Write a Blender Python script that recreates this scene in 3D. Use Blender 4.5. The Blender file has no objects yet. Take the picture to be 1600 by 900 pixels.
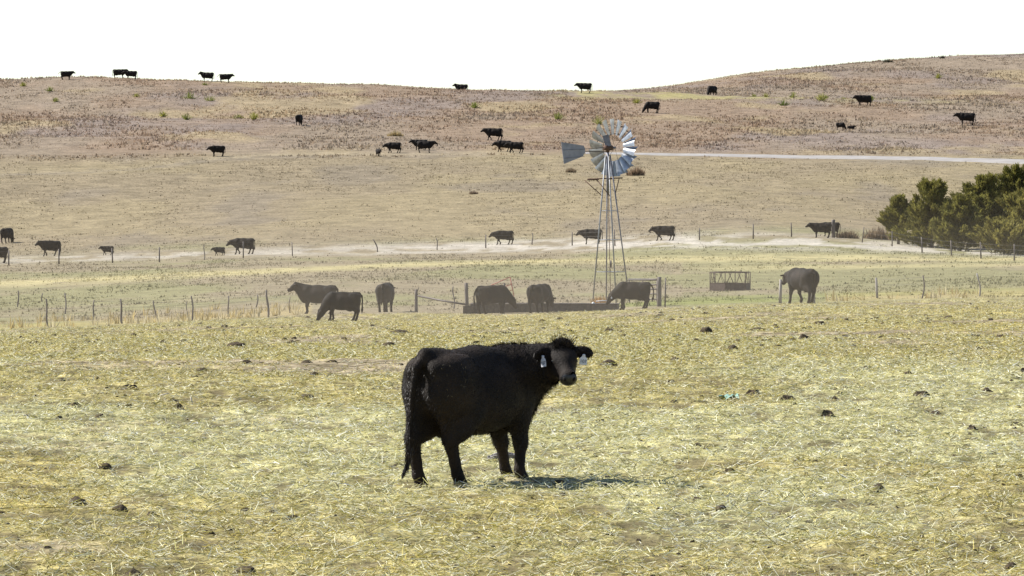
import bpy, bmesh, math, random
import numpy as np
from mathutils import Vector, Matrix

SC = bpy.context.scene
COL = SC.collection
R = math.radians
rng = np.random.default_rng(11)
random.seed(11)

# ------------------------------------------------------------------ camera, sky, sun, exposure
cam = bpy.data.objects.new('camera', bpy.data.cameras.new('camera'))
COL.objects.link(cam)
cam.data.lens = 200.0
cam.data.sensor_width = 36.0
cam.data.clip_start = 0.5
cam.data.clip_end = 6000
cam.location = (0, 0, 3.5)
cam.rotation_euler = (R(90 - 1.489), 0, 0)
SC.camera = cam

SUN_ELEV, SUN_AZ = 44.0, -70.0          # azimuth measured from +Y towards +X
sd = Vector((math.sin(R(SUN_AZ)) * math.cos(R(SUN_ELEV)), math.cos(R(SUN_AZ)) * math.cos(R(SUN_ELEV)), math.sin(R(SUN_ELEV))))
w = bpy.data.worlds.new('World')
SC.world = w
w.use_nodes = True
nt = w.node_tree
bg = nt.nodes['Background']
sky = nt.nodes.new('ShaderNodeTexSky')
sky.sky_type = 'NISHITA'
sky.sun_disc = False
sky.sun_elevation = R(SUN_ELEV)
sky.sun_rotation = R(SUN_AZ)
sky.altitude = 900
sky.air_density = 0.75
sky.dust_density = 0.35
sky.ozone_density = 0.0
nt.links.new(sky.outputs[0], bg.inputs[0])
bg.inputs[1].default_value = 0.09
sl = bpy.data.lights.new('sun', 'SUN')
sl.energy = 4.9
sl.angle = R(0.5)
sl.color = (1.0, 0.965, 0.90)
so = bpy.data.objects.new('sun', sl)
COL.objects.link(so)
so.rotation_euler = sd.to_track_quat('Z', 'Y').to_euler()
SC.view_settings.view_transform = 'Standard'
SC.view_settings.look = 'None'
SC.view_settings.gamma = 1
SC.view_settings.exposure = 0.88
SC.cycles.max_bounces = 6
SC.cycles.volume_bounces = 0
SC.cycles.transparent_max_bounces = 8

DUST = 0.0026
KD=np.array([-200, 0, 50, 58, 66, 75, 85, 100, 120, 140, 160, 180, 200, 225, 250, 275, 300, 330, 360, 390, 420, 450, 480, 510, 540, 570, 600, 630, 660, 700, 740, 780, 820, 860, 900, 940, 1000, 1100, 1300, 2600],float)
KZ=np.array([[0.0, 0.0, 0.0, 0.02, 0.05, 0.05, 0.0, -0.34, -1.05, -1.63, -2.21, -2.76, -3.29, -3.97, -4.6, -5.24, -5.65, -5.86, -6.01, -6.11, -6.18, -6.22, -5.94, -5.23, -3.29, -1.05, 0.82, 2.62, 4.32, 6.57, 9.47, 11.22, 10.89, 10.18, 8.81, 7.11, 5.0, 2.82, 0.0, -5.0], [0.0, 0.0, 0.0, 0.02, 0.05, 0.05, 0.0, -0.33, -1.01, -1.56, -2.1, -2.6, -3.09, -3.74, -4.3, -4.76, -4.97, -5.11, -5.22, -5.37, -5.6, -5.76, -5.25, -4.18, -2.68, -1.04, 0.81, 2.62, 4.32, 6.57, 9.47, 11.22, 10.89, 10.18, 8.81, 7.11, 5.0, 2.82, 0.0, -5.0], [0.0, 0.0, 0.0, 0.02, 0.05, 0.05, 0.0, -0.32, -0.97, -1.5, -2.01, -2.5, -2.98, -3.62, -4.19, -4.55, -4.75, -4.89, -5.02, -5.14, -5.32, -5.5, -4.95, -3.74, -2.18, -0.58, 0.99, 2.55, 4.08, 6.1, 8.56, 10.42, 10.42, 10.08, 8.93, 7.22, 5.0, 2.82, 0.0, -5.0], [0.0, 0.0, 0.0, 0.02, 0.05, 0.05, 0.0, -0.31, -0.94, -1.44, -1.88, -2.24, -2.6, -3.16, -3.73, -4.12, -4.43, -4.7, -4.93, -5.08, -5.0, -4.61, -3.95, -2.95, -1.63, -0.29, 1.0, 2.35, 3.71, 5.78, 8.58, 9.32, 10.41, 12.21, 14.02, 14.54, 14.53, 13.0, 6.0, 0.0], [0.0, 0.0, 0.0, 0.02, 0.05, 0.05, 0.0, -0.31, -0.9, -1.34, -1.74, -2.11, -2.5, -3.07, -3.57, -3.88, -4.12, -4.38, -4.63, -4.89, -5.15, -5.25, -5.19, -4.26, -2.85, -0.75, 1.21, 2.63, 3.95, 5.9, 7.58, 8.52, 10.04, 12.59, 15.58, 17.56, 17.9, 16.0, 8.0, 0.0]])
CATTLE=[('stand_up', -8.96, 263.0, 178, 0.99, 'cow', 'black cow with raised head standing behind a grazing cow by the left fence', 'cattle round the water trough', False),
('graze', -6.85, 230.2, 184, 0.86, 'cow', 'black cow grazing with its nose in the straw, in front of a standing cow', 'cattle round the water trough', False),
('stand_low', -5.89, 265.0, 80, 1.0, 'cow', 'black cow seen straight from behind, left of the wooden corral post', 'cattle round the water trough', False),
('drink', -0.87, 256, 32, 0.96, 'cow', 'black cow bending right over the trough in front of the tilted red gate', 'cattle round the water trough', False),
('drink', 1.25, 256, 62, 0.96, 'cow', 'black cow seen from behind with its head hidden over the middle of the trough', 'cattle round the water trough', False),
('drink', 5.42, 254.3, 180, 0.91, 'cow', 'black cow drinking at the right end of the trough, below the windmill', 'cattle round the water trough', True),
('walk_low', 12.73, 249.2, 118, 1.14, 'cow', 'large black cow walking away beside a pale post right of the feeder', 'cattle round the water trough', True),
('graze', -44.31, 499.2, 65, 0.98, 'cow', 'black cow grazing on the slope by the left edge, its shadow beside it', 'cattle along the wire fence', False),
('stand_low', -40.7, 450.0, 200, 0.94, 'cow', 'black cow cut off by the left edge of the picture, only its rump in view', 'cattle along the wire fence', False),
('walk', -37.95, 468.0, 205, 0.94, 'cow', 'black cow walking left behind the leftmost post of the far fence', 'cattle along the wire fence', False),
('walk', -33.07, 465.5, 180, 0.52, 'calf', 'small black calf standing alone just left of a post of the far fence', 'cattle along the wire fence', False),
('walk2', -23.55, 458.0, 180, 0.48, 'calf', 'small black calf walking left just ahead of its mother at the far fence', 'cattle along the wire fence', False),
('walk_low', -21.69, 460.0, 180, 0.96, 'cow', 'black cow walking left behind a small calf at the far fence', 'cattle along the wire fence', False),
('walk_low', -0.65, 471.5, 180, 0.86, 'cow', 'black cow walking left on the pale strip, left of the windmill tower', 'cattle along the wire fence', False),
('stand_low', 6.56, 464.8, 180, 0.9, 'cow', 'black cow facing left on the pale strip, its rump behind the windmill leg', 'cattle along the wire fence', False),
('walk2', 12.45, 463.2, 180, 0.89, 'cow', 'black cow walking left on the pale strip, right of the windmill tower', 'cattle along the wire fence', False),
('stand_level', 25.26, 463.5, 184, 0.89, 'cow', 'black cow facing left in front of the thick corner post of the far fence', 'cattle along the wire fence', False),
('stand_low', 26.16, 467.2, 176, 0.86, 'cow', 'black cow standing half hidden behind the thick corner post of the far fence', 'cattle along the wire fence', False),
('tail_out', -60.39, 770.8, 20, 0.86, 'cow', 'black cow with its tail swung out, leftmost on the skyline', 'cattle scattered over the far hill', False),
('stand_level', -53.7, 777.8, 8, 0.94, 'cow', 'black cow on the skyline, left one of two standing nose to nose', 'cattle scattered over the far hill', False),
('stand_level', -51.66, 772.5, 190, 0.87, 'cow', 'black cow on the skyline, right one of two standing nose to nose', 'cattle scattered over the far hill', False),
('stand_up', -40.92, 765.5, 180, 0.92, 'cow', 'black cow on the skyline facing left, in front of one with a lifted tail', 'cattle scattered over the far hill', False),
('tail_out', -38.5, 763.8, 10, 0.86, 'cow', 'small black cow on the skyline with its tail lifted behind it', 'cattle scattered over the far hill', False),
('stand_low', -31.77, 614.8, 196, 0.86, 'cow', 'black cow facing left low on the hill, alone near the faint track', 'cattle scattered over the far hill', False),
('graze', -25.18, 673.5, 75, 0.93, 'cow', 'black cow seen from behind grazing halfway up the left hill', 'cattle scattered over the far hill', False),
('stand_low', -14.43, 614.2, 290, 0.59, 'calf', 'tiny dark calf facing forward, left of the cow with a lowered head', 'cattle scattered over the far hill', False),
('walk_low', -12.88, 621.2, 180, 0.86, 'cow', 'black cow with lowered head facing left towards a tiny calf', 'cattle scattered over the far hill', False),
('stand_level', -9.54, 621.2, 0, 0.95, 'cow', 'black cow facing right, covering a smaller one by the pale track', 'cattle scattered over the far hill', False),
('stand_level', -10.06, 626, 180, 0.86, 'cow', 'smaller black cow looking left from behind a bigger one facing right', 'cattle scattered over the far hill', False),
('walk', -2.03, 649.8, 180, 1.04, 'cow', 'black cow walking left above a close pair on the middle of the hill', 'cattle scattered over the far hill', False),
('walk_low', -0.89, 622.8, 180, 0.9, 'cow', 'black cow leading a close pair walking left beside the windmill vane', 'cattle scattered over the far hill', False),
('walk2', 0.44, 620, 180, 0.9, 'cow', 'black cow following close behind another, left of the windmill vane', 'cattle scattered over the far hill', False),
('lie', -6.79, 770.5, 180, 0.92, 'cow', 'black cow lying down on the skyline', 'cattle scattered over the far hill', False),
('stand_level', 9.9, 769.0, 180, 0.99, 'cow', 'black cow standing sideways on the skyline dip, above the windmill', 'cattle scattered over the far hill', False),
('graze', 17.59, 714.2, 184, 1.05, 'cow', 'black cow grazing on the hill, up to the right of the windmill wheel', 'cattle scattered over the far hill', False),
('graze', 27.71, 788.5, 235, 1.09, 'cow', 'black cow grazing with its head towards us near the top of the right hill', 'cattle scattered over the far hill', False),
('walk', 45.58, 737.0, 195, 1.07, 'cow', 'black cow walking left over the yellow-green strip on the right hill', 'cattle scattered over the far hill', False),
('stand_level', 55.15, 689.8, 180, 1.11, 'cow', 'black cow standing sideways at the far right, above the road', 'cattle scattered over the far hill', False),
('graze', 39.52, 684.8, -20, 0.61, 'calf', 'dark calf with its head lowered, beside a calf lying down', 'cattle scattered over the far hill', False),
('lie', 40.78, 684.8, 0, 0.45, 'calf', 'dark calf lying in the grass above the road', 'cattle scattered over the far hill', False)]
FA=[(-18.84, 231.2, -0.13, 1.12, 0.039), (-16.5, 241.2, -0.136, 1.06, 0.046), (-13.6, 243.2, -0.137, 1.07, 0.041), (-10.73, 249.8, -0.028, 1.21, 0.048)]
FB=[(-27.34, 314.8, 0.0, 0.92, 0.039), (-27.02, 326.8, 0.037, 0.51, 0.033), (-22.82, 291.0, -0.065, 1.08, 0.039), (-20.19, 274.0, 0.062, 0.92, 0.034), (-16.85, 268.5, -0.06, 0.79, 0.033), (-14.79, 259.2, -0.029, 0.73, 0.023), (-13.04, 262.2, -0.059, 0.91, 0.035), (-12.78, 284.8, 0.032, 0.64, 0.032), (-10.53, 269.0, 0.03, 0.76, 0.024)]
FC=[(-35.17, 441.5, 0.0, 1.19, 0.055), (-30.98, 441.2, -0.05, 1.14, 0.055), (-27.34, 441.0, 0.0, 1.14, 0.055), (-24.09, 444.2, 0.1, 1.25, 0.04), (-21.19, 448.5, 0.0, 1.31, 0.05), (-17.46, 452.5, -0.051, 1.12, 0.041), (-10.83, 460.8, -0.363, 1.04, 0.052), (-6.0, 463.8, -0.209, 0.99, 0.042), (-2.15, 466.0, 0.0, 1.1, 0.052), (1.74, 469.5, -0.106, 0.95, 0.042), (4.91, 464.2, 0.0, 1.1, 0.052), (8.3, 458.5, -0.052, 1.34, 0.052), (15.17, 460.2, 0.0, 0.98, 0.052), (19.42, 458.0, 0.0, 1.19, 0.052), (22.79, 463.5, -0.052, 1.15, 0.052)]
FD=[(28.03, 455.5, 0.154, 1.23, 0.041), (29.99, 448.8, 0.0, 1.21, 0.05), (31.19, 432.5, -0.049, 1.22, 0.054), (32.67, 422.8, -0.048, 1.14, 0.052), (34.04, 412.8, -0.046, 1.21, 0.056), (35.19, 398.5, 0.0, 1.17, 0.054)]
FE=[(17.14, 266.8, -0.06, 0.96, 0.06), (18.94, 262.2, 0.03, 1.06, 0.038), (21.9, 266.0, -0.12, 1.08, 0.042), (24.25, 266.8, 0.0, 1.02, 0.042)]
FF=[(6.88, 255.8, 0.029, 1.32, 0.035), (11.84, 251.2, 0.028, 1.05, 0.071), (13.26, 250.8, 0.0, 1.04, 0.113)]
CORNER=(26.25, 464.8, 0.0, 1.46, 0.157)
CORRAL=[(-4.45, 264.0, 0.0, 1.07, 0.077), (-2.06, 262.0, -0.059, 1.33, 0.088)]
STAKE=(-2.86, 273.5, 0.092, 1.08, 0.031)
GATEPOST=(6.69, 258.5, 0.0, 1.34, 0.102)
REDPOST=(-0.39, 290.2, 0.0, 0.95, 0.049)
GATE_L=(5.46, 269.5)
TROUGH=((-1.88, 257.8),(4.68, 257.0))
TUB=(-2.01, 259.0)
MILL=(4.8, 275.0)
FEEDER=(11.69, 304.8)
RED=((-1.1, 287.8),(0.1, 286.5))
RUST=(4.09, 271.0)
YUCCA=[(-41.19, 726.5, 1.63, 0.74), (-38.36, 722.5, 1.63, 0.57), (-48.06, 727.8, 0.74, 0.41), (-60.25, 741.8, 0.75, 0.58), (-57.83, 721.0, 0.73, 0.49), (-43.01, 701.5, 0.79, 0.55), (-39.49, 691.0, 0.7, 0.7), (-33.3, 691.5, 0.78, 0.54), (-31.17, 687.5, 0.62, 0.77), (5.65, 697.0, 1.25, 0.78), (10.49, 685.8, 0.69, 0.93), (16.07, 732.8, 0.82, 0.58), (34.8, 729.5, 1.15, 0.66), (38.05, 770.5, 0.61, 0.69), (40.79, 750.8, 1.35, 0.84), (44.02, 798.5, 0.72, 0.45), (45.7, 784.2, 0.71, 0.44), (64.88, 866.0, 0.49, 0.68), (47.7, 755.8, 0.68, 0.6), (-40.84, 756.2, 1.02, 0.34), (-65.0, 757.2, 0.77, 0.43), (-4.73, 725.0, 1.14, 0.65), (32.86, 772.8, 0.7, 0.43), (34.61, 777.0, 0.61, 0.52)]
SKYBUSH=[(60.64, 918.2, 1.65, 0.62), (70.23, 929.0, 0.73, 0.52)]
CEDAR=[(30.98, 456, 3.85, 1.44), (33.36, 452, 5.34, 2.44), (34.96, 444, 4.55, 1.8), (37.78, 455, 6.3, 2.56), (40.88, 460, 7.24, 3.21), (40.19, 440, 4.85, 3.07), (37.66, 432, 1.94, 2.24), (43.92, 455, 6.96, 3.07)]
BROWN=[(27.45, 464.8, 1.78, 0.78), (30.09, 466.0, 2.62, 1.05), (12.58, 579.5, 1.7, 1.04), (6.06, 585.5, 1.05, 0.53), (-13.44, 656.5, 1.77, 0.74), (-3.71, 549.5, 0.87, 0.43)]
DUNG=[(-4.13, 54.0, 0.17, 0.07), (-3.69, 53.5, 0.12, 0.05), (-2.16, 46.0, 0.18, 0.06), (-4.71, 86.2, 0.16, 0.05), (-6.6, 136.5, 0.4, 0.09), (-2.9, 134.2, 0.27, 0.08), (-11.85, 178.2, 0.18, 0.08), (-5.49, 141.8, 0.16, 0.06), (-2.94, 84.2, 0.13, 0.06), (1.52, 89.0, 0.24, 0.09), (4.69, 120.5, 0.19, 0.09), (5.45, 159.8, 0.32, 0.13), (1.97, 53.5, 0.1, 0.05), (6.52, 78.0, 0.11, 0.05), (7.65, 122.5, 0.28, 0.07), (3.62, 56.2, 0.09, 0.05), (-2.74, 75.8, 0.15, 0.04), (-4.28, 59.8, 0.12, 0.05), (3.1, 61.2, 0.1, 0.03), (3.65, 56.5, 0.1, 0.04), (7.02, 161.8, 0.4, 0.07), (-3.41, 173.0, 0.51, 0.08), (4.64, 66.0, 0.12, 0.04), (-6.47, 81.8, 0.08, 0.04), (-4.3, 73.2, 0.1, 0.05), (4.06, 46.2, 0.09, 0.05)]
ROPE=(-0.14, 61.2)
SCRAP=(2.89, 75.8)
STICK1=(-4.64, 75.8)
STICK2=(-4.18, 74.2)
HERO=(-0.38, 58.2)
ROADC=[(1.4, 621.0), (6.99, 621.5), (12.92, 621.0), (20.9, 619.2), (27.74, 616.5), (34.45, 612.5), (41.04, 608.0), (47.56, 604.0), (54.07, 600.8)]
TRACK=[(-52.81, 586.8), (-49.01, 588.8), (-45.19, 590.8), (-40.23, 596.0), (-34.17, 607.5), (-27.76, 617.0), (-20.93, 620.2), (-11.14, 618.8), (-2.79, 620.0)]
EDGE=[217.8, 226.2, 231.0, 237.8, 248.0, 258.2, 258.5, 256.2, 255.2, 252.2, 253.0, 251.5, 252.5, 255.0, 259.0]
EDGEU=[-0.09, -0.0787, -0.0675, -0.0562, -0.045, -0.036, -0.0225, -0.009, 0.0, 0.0112, 0.0225, 0.0337, 0.0495, 0.0675, 0.09]

# ------------------------------------------------------------------ numeric helpers
def hash2(i, j, s):
    n = (i.astype(np.int64) * 374761393 + j.astype(np.int64) * 668265263 + s * 1274126177) & 0xffffffff
    n = ((n ^ (n >> 13)) * 1274126177) & 0xffffffff
    return ((n ^ (n >> 16)) & 0xffff) / 65535.0

def vnoise(x, y, s=0):
    i = np.floor(x); j = np.floor(y)
    fx = x - i; fy = y - j
    fx = fx * fx * (3 - 2 * fx); fy = fy * fy * (3 - 2 * fy)
    a = hash2(i, j, s); b = hash2(i + 1, j, s); c = hash2(i, j + 1, s); d = hash2(i + 1, j + 1, s)
    return a + (b - a) * fx + (c - a) * fy + (a - b - c + d) * fx * fy

def fbm(x, y, s=0, o=4):
    t = 0; a = .5; n = 0
    for k in range(o):
        t = t + a * vnoise(x, y, s + k * 17); n += a
        x = x * 2.03 + 3.1; y = y * 2.03 + 1.7; a *= .5
    return t / n

def sstep(a, b, x):
    t = np.clip((x - a) / (b - a), 0, 1)
    return t * t * (3 - 2 * t)

def slopes(x, y):
    h = np.diff(x); d = np.diff(y) / h; m = np.zeros_like(y)
    for i in range(1, len(x) - 1):
        if d[i - 1] * d[i] > 0:
            w1 = 2 * h[i] + h[i - 1]; w2 = h[i] + 2 * h[i - 1]
            m[i] = (w1 + w2) / (w1 / d[i - 1] + w2 / d[i])
    m[0] = d[0]; m[-1] = d[-1]
    return m

def herm(x, y, m, q):
    q = np.clip(q, x[0], x[-1]); i = np.clip(np.searchsorted(x, q) - 1, 0, len(x) - 2)
    h = x[i + 1] - x[i]; t = (q - x[i]) / h
    return (2*t**3-3*t*t+1)*y[i]+(t**3-2*t*t+t)*h*m[i]+(-2*t**3+3*t*t)*y[i+1]+(t**3-t*t)*h*m[i+1]

KM = np.array([slopes(KD, z) for z in KZ])

ROADF = np.polyfit([p[0] for p in ROADC], [p[1] for p in ROADC], 2)
def road_y(x):
    return np.polyval(ROADF, np.clip(x, 0, 60))

def uof(x, y):
    return x / np.maximum(y, 40)

def zbase(x, y):
    x = np.asarray(x, float); y = np.asarray(y, float)
    u = np.clip(uof(x, y), -.09, .09)
    zc = np.array([herm(KD, KZ[k], KM[k], y) for k in range(5)])
    f = (u + .09) / .045; i = np.clip(np.floor(f).astype(int), 0, 3); t = f - i
    g = lambda j: np.take_along_axis(zc, np.clip(j, 0, 4)[None], 0)[0]
    p0, p1, p2, p3 = g(i - 1), g(i), g(i + 1), g(i + 2)
    bump = .62 * np.exp(-((x + 53) / 16) ** 2 - ((y - 785) / 55) ** 2)
    return bump + p1 + .5 * t * (p2 - p0 + t * (2*p0 - 5*p1 + 4*p2 - p3 + t * (3*(p1 - p2) + p3 - p0)))

def edge_d(x, y):
    return np.interp(uof(x, y), EDGEU, EDGE)

def hay_mask(x, y):
    return 1 - sstep(-3, 3, y - edge_d(x, y) + (fbm(x * .35, y * .12, 5, 3) - .5) * 9)

def clumpy(x, y):
    return .6 * fbm(x * 2.6, y * 1.7, 51, 3) + .4 * fbm(x * 7, y * 5, 52, 2)

def zg(x, y):
    x = np.asarray(x, float); y = np.asarray(y, float)
    h = hay_mask(x, y)
    far = sstep(470, 640, y)
    near = h * (0.08 * (fbm(x * .9, y * .9, 21, 3) - .5) + .05 * (fbm(x * 2.6, y * 2.6, 22, 3) - .5) + .10 * (clumpy(x, y) - .5))
    mid = (1 - h) * .16 * (fbm(x * .25, y * .25, 23, 4) - .5)
    hill = (1 - .92 * np.exp(-((y - road_y(x)) / 13) ** 2)) * far * (1.1 * (fbm(x * .05, y * .05, 24, 4) - .5) + .35 * (fbm(x * .3, y * .3, 25, 3) - .5))
    hump = .08 * np.exp(-((x - 2.75) / .7) ** 2 - ((y - 48.2) / .8) ** 2) + .12 * np.exp(-((x + 1.15) / .35) ** 2 - ((y - 49.6) / .4) ** 2)
    return zbase(x, y) + near + mid + hill + hump

def zp(x, y):
    return float(zg(np.array([x]), np.array([y]))[0])

# ------------------------------------------------------------------ object helpers
def tag(o, label=None, cat=None, group=None, kind=None):
    if label: o['label'] = label
    if cat: o['category'] = cat
    if group: o['group'] = group
    if kind: o['kind'] = kind
    return o

def link(name, me, mat=None, parent=None, loc=None):
    if mat and not me.materials: me.materials.append(mat)
    o = bpy.data.objects.new(name, me)
    COL.objects.link(o)
    if parent: o.parent = parent
    if loc is not None: o.location = loc
    return o

def thing(name, label, cat, loc=(0, 0, 0), rz=0, group=None):
    o = bpy.data.objects.new(name, None)
    COL.objects.link(o)
    o.empty_display_size = .2
    o.location = loc; o.rotation_euler = (0, 0, rz)
    return tag(o, label, cat, group)

def mesh_np(name, V, Fq=None, Ft=None, col=None, smooth=False):
    me = bpy.data.meshes.new(name)
    V = np.asarray(V, np.float32)
    nq = 0 if Fq is None else len(Fq); ntr = 0 if Ft is None else len(Ft)
    loops = []
    if nq: loops.append(np.asarray(Fq, np.int32).ravel())
    if ntr: loops.append(np.asarray(Ft, np.int32).ravel())
    L = np.concatenate(loops)
    me.vertices.add(len(V)); me.vertices.foreach_set('co', V.ravel())
    me.loops.add(len(L)); me.loops.foreach_set('vertex_index', L)
    tot = np.concatenate([np.full(nq, 4, np.int32), np.full(ntr, 3, np.int32)])
    st = np.concatenate([[0], np.cumsum(tot)[:-1]]).astype(np.int32)
    me.polygons.add(nq + ntr); me.polygons.foreach_set('loop_start', st)
    me.polygons.foreach_set('loop_total', tot)
    me.polygons.foreach_set('use_smooth', np.full(nq + ntr, smooth, bool))
    me.update(calc_edges=True)
    if col is not None:
        a = me.attributes.new('tint', 'FLOAT_COLOR', 'POINT')
        c4 = np.ones((len(V), 4), np.float32); c4[:, :3] = col
        a.data.foreach_set('color', c4.ravel())
    return me

class MB:
    """collects tubes, boxes and plates, then links them as one mesh object"""
    def __init__(s): s.v = []; s.f = []; s.sm = []
    def add(s, vs, fs, smooth=False):
        b = len(s.v); s.v += [tuple(p) for p in vs]; s.f += [tuple(b + i for i in f) for f in fs]; s.sm += [smooth] * len(fs)
        return s
    def tube(s, pts, rad, n=6, cap=True, smooth=True):
        pts = [Vector(p) for p in pts]
        rad = rad if isinstance(rad, (list, tuple)) else [rad] * len(pts)
        vs = []; fs = []
        prev = None
        for i, p in enumerate(pts):
            t = (pts[min(i + 1, len(pts) - 1)] - pts[max(i - 1, 0)]).normalized()
            if prev is None:
                a = t.orthogonal().normalized()
            else:
                a = (prev - t * prev.dot(t)).normalized()
            prev = a; b = t.cross(a)
            for k in range(n):
                an = 2 * math.pi * k / n
                vs.append(p + (a * math.cos(an) + b * math.sin(an)) * rad[i])
        for i in range(len(pts) - 1):
            for k in range(n):
                fs.append((i * n + k, i * n + (k + 1) % n, (i + 1) * n + (k + 1) % n, (i + 1) * n + k))
        if cap:
            fs.append(tuple(range(n))[::-1]); fs.append(tuple((len(pts) - 1) * n + k for k in range(n)))
        return s.add(vs, fs, smooth)
    def box(s, c, sz, rot=None):
        c = Vector(c); vs = []
        for dx in (-.5, .5):
            for dy in (-.5, .5):
                for dz in (-.5, .5):
                    p = Vector((dx * sz[0], dy * sz[1], dz * sz[2]))
                    vs.append(c + (rot @ p if rot else p))
        return s.add(vs, [(0,1,3,2),(4,6,7,5),(0,4,5,1),(2,3,7,6),(0,2,6,4),(1,5,7,3)])
    def build(s, name, mat=None, parent=None, loc=None):
        me = bpy.data.meshes.new(name)
        me.from_pydata(s.v, [], s.f)
        me.polygons.foreach_set('use_smooth', s.sm)
        me.update()
        return link(name, me, mat, parent, loc)

# ------------------------------------------------------------------ materials
def mat_base(name, rough=.9, spec=.2):
    m = bpy.data.materials.new(name); m.use_nodes = True
    p = m.node_tree.nodes['Principled BSDF']
    p.inputs['Roughness'].default_value = rough
    p.inputs['Specular IOR Level'].default_value = spec
    return m, m.node_tree, p

def mat_noise(name, c1, c2, scale=8, rough=.8, metal=0, bump=0.0, spec=.3, stretch=(1, 1, 1), detail=5):
    m, t, p = mat_base(name, rough, spec)
    tc = t.nodes.new('ShaderNodeTexCoord'); mp = t.nodes.new('ShaderNodeMapping')
    mp.inputs['Scale'].default_value = stretch
    n = t.nodes.new('ShaderNodeTexNoise'); n.inputs['Scale'].default_value = scale; n.inputs['Detail'].default_value = detail
    r = t.nodes.new('ShaderNodeValToRGB')
    r.color_ramp.elements[0].position = .32; r.color_ramp.elements[1].position = .68
    r.color_ramp.elements[0].color = (*c1, 1); r.color_ramp.elements[1].color = (*c2, 1)
    t.links.new(tc.outputs['Object'], mp.inputs[0]); t.links.new(mp.outputs[0], n.inputs['Vector'])
    t.links.new(n.outputs['Fac'], r.inputs[0]); t.links.new(r.outputs[0], p.inputs['Base Color'])
    p.inputs['Metallic'].default_value = metal
    if bump:
        b = t.nodes.new('ShaderNodeBump'); b.inputs['Strength'].default_value = bump; b.inputs['Distance'].default_value = .02
        t.links.new(n.outputs['Fac'], b.inputs['Height']); t.links.new(b.outputs[0], p.inputs['Normal'])
    return m

def mat_tint(name, rough=.95, transl=0.0, spec=.1):
    """colour from the mesh's own 'tint' attribute, with optional light passing through thin blades"""
    m, t, p = mat_base(name, rough, spec)
    a = t.nodes.new('ShaderNodeAttribute'); a.attribute_name = 'tint'
    t.links.new(a.outputs['Color'], p.inputs['Base Color'])
    if transl:
        tr = t.nodes.new('ShaderNodeBsdfTranslucent'); mx = t.nodes.new('ShaderNodeMixShader')
        mx.inputs[0].default_value = transl
        t.links.new(a.outputs['Color'], tr.inputs[0])
        t.links.new(p.outputs[0], mx.inputs[1]); t.links.new(tr.outputs[0], mx.inputs[2])
        t.links.new(mx.outputs[0], t.nodes['Material Output'].inputs[0])
    return m

def ground_mat():
    m, t, p = mat_base('ground_cover', .95, .05)
    a = t.nodes.new('ShaderNodeAttribute'); a.attribute_name = 'tint'
    tc = t.nodes.new('ShaderNodeTexCoord')
    out = a.outputs['Color']
    hs = None
    for sc, det, lo, hi, amt in ((.45, 5, .72, 1.28, 1), (3.5, 6, .6, 1.4, 1), (16, 4, .62, 1.38, 1)):
        n = t.nodes.new('ShaderNodeTexNoise'); n.inputs['Scale'].default_value = sc; n.inputs['Detail'].default_value = det
        n.inputs['Roughness'].default_value = .65
        t.links.new(tc.outputs['Object'], n.inputs['Vector'])
        mr = t.nodes.new('ShaderNodeMapRange')
        mr.inputs['From Min'].default_value = .3; mr.inputs['From Max'].default_value = .7
        mr.inputs['To Min'].default_value = lo; mr.inputs['To Max'].default_value = hi
        t.links.new(n.outputs['Fac'], mr.inputs['Value'])
        mx = t.nodes.new('ShaderNodeVectorMath'); mx.operation = 'SCALE'
        t.links.new(out, mx.inputs[0]); t.links.new(mr.outputs[0], mx.inputs['Scale'])
        out = mx.outputs[0]; hs = n
    t.links.new(out, p.inputs['Base Color'])
    b = t.nodes.new('ShaderNodeBump'); b.inputs['Strength'].default_value = .6; b.inputs['Distance'].default_value = .05
    t.links.new(hs.outputs['Fac'], b.inputs['Height']); t.links.new(b.outputs[0], p.inputs['Normal'])
    return m

M = {}
M['ground'] = ground_mat()
M['straw'] = mat_tint('straw_blades', .8, .25, .08)
M['grass'] = mat_tint('grass_blades', .85, .45, .1)
M['leaf'] = mat_tint('cedar_leaves', .7, .42, .2)
M['wood'] = mat_noise('weathered_wood', (.10, .085, .075), (.23, .20, .18), 14, .9, 0, .5, .1, (1, 1, .12))
M['wood_pale'] = mat_noise('pale_wood', (.26, .23, .21), (.42, .39, .36), 14, .9, 0, .5, .1, (1, 1, .12))
M['steel_post'] = mat_noise('post_steel', (.07, .06, .055), (.15, .13, .12), 20, .6, .5, 0, .3)
M['wire'] = mat_noise('wire_steel', (.12, .11, .10), (.2, .18, .17), 30, .6, .6)
M['galv'] = mat_noise('galvanised_sheet', (.28, .29, .31), (.48, .50, .53), 5, .36, .6, 0, .5)
M['galv_dull'] = mat_noise('dull_galvanised', (.14, .14, .165), (.24, .24, .285), 6, .55, .4, 0, .4)
M['vane'] = mat_noise('vane_sheet', (.20, .20, .235), (.31, .31, .36), 3, .55, .3, 0, .4)
M['tower'] = mat_noise('tower_steel', (.16, .165, .18), (.28, .285, .30), 9, .5, .4, 0, .4, (1, 1, .2))
M['rust'] = mat_noise('rusty_iron', (.075, .045, .035), (.16, .095, .07), 12, .85, .2, .3, .2)
M['tank'] = mat_noise('tank_steel', (.06, .055, .05), (.14, .12, .105), 7, .7, .3, .2, .3)
M['feeder'] = mat_noise('feeder_steel', (.045, .032, .028), (.10, .07, .058), 9, .75, .3, .2, .3)
M['redpaint'] = mat_noise('red_paint', (.30, .06, .045), (.42, .12, .09), 15, .6, 0, 0, .4)
M['white'] = mat_noise('white_plastic', (.7, .7, .68), (.82, .82, .8), 9, .5)
M['dung'] = mat_noise('dung', (.035, .026, .017), (.11, .085, .055), 30, .95, 0, .8, .1)
M['rope'] = mat_noise('grey_rope', (.10, .09, .09), (.28, .26, .25), 40, .9, 0, .8)
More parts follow.
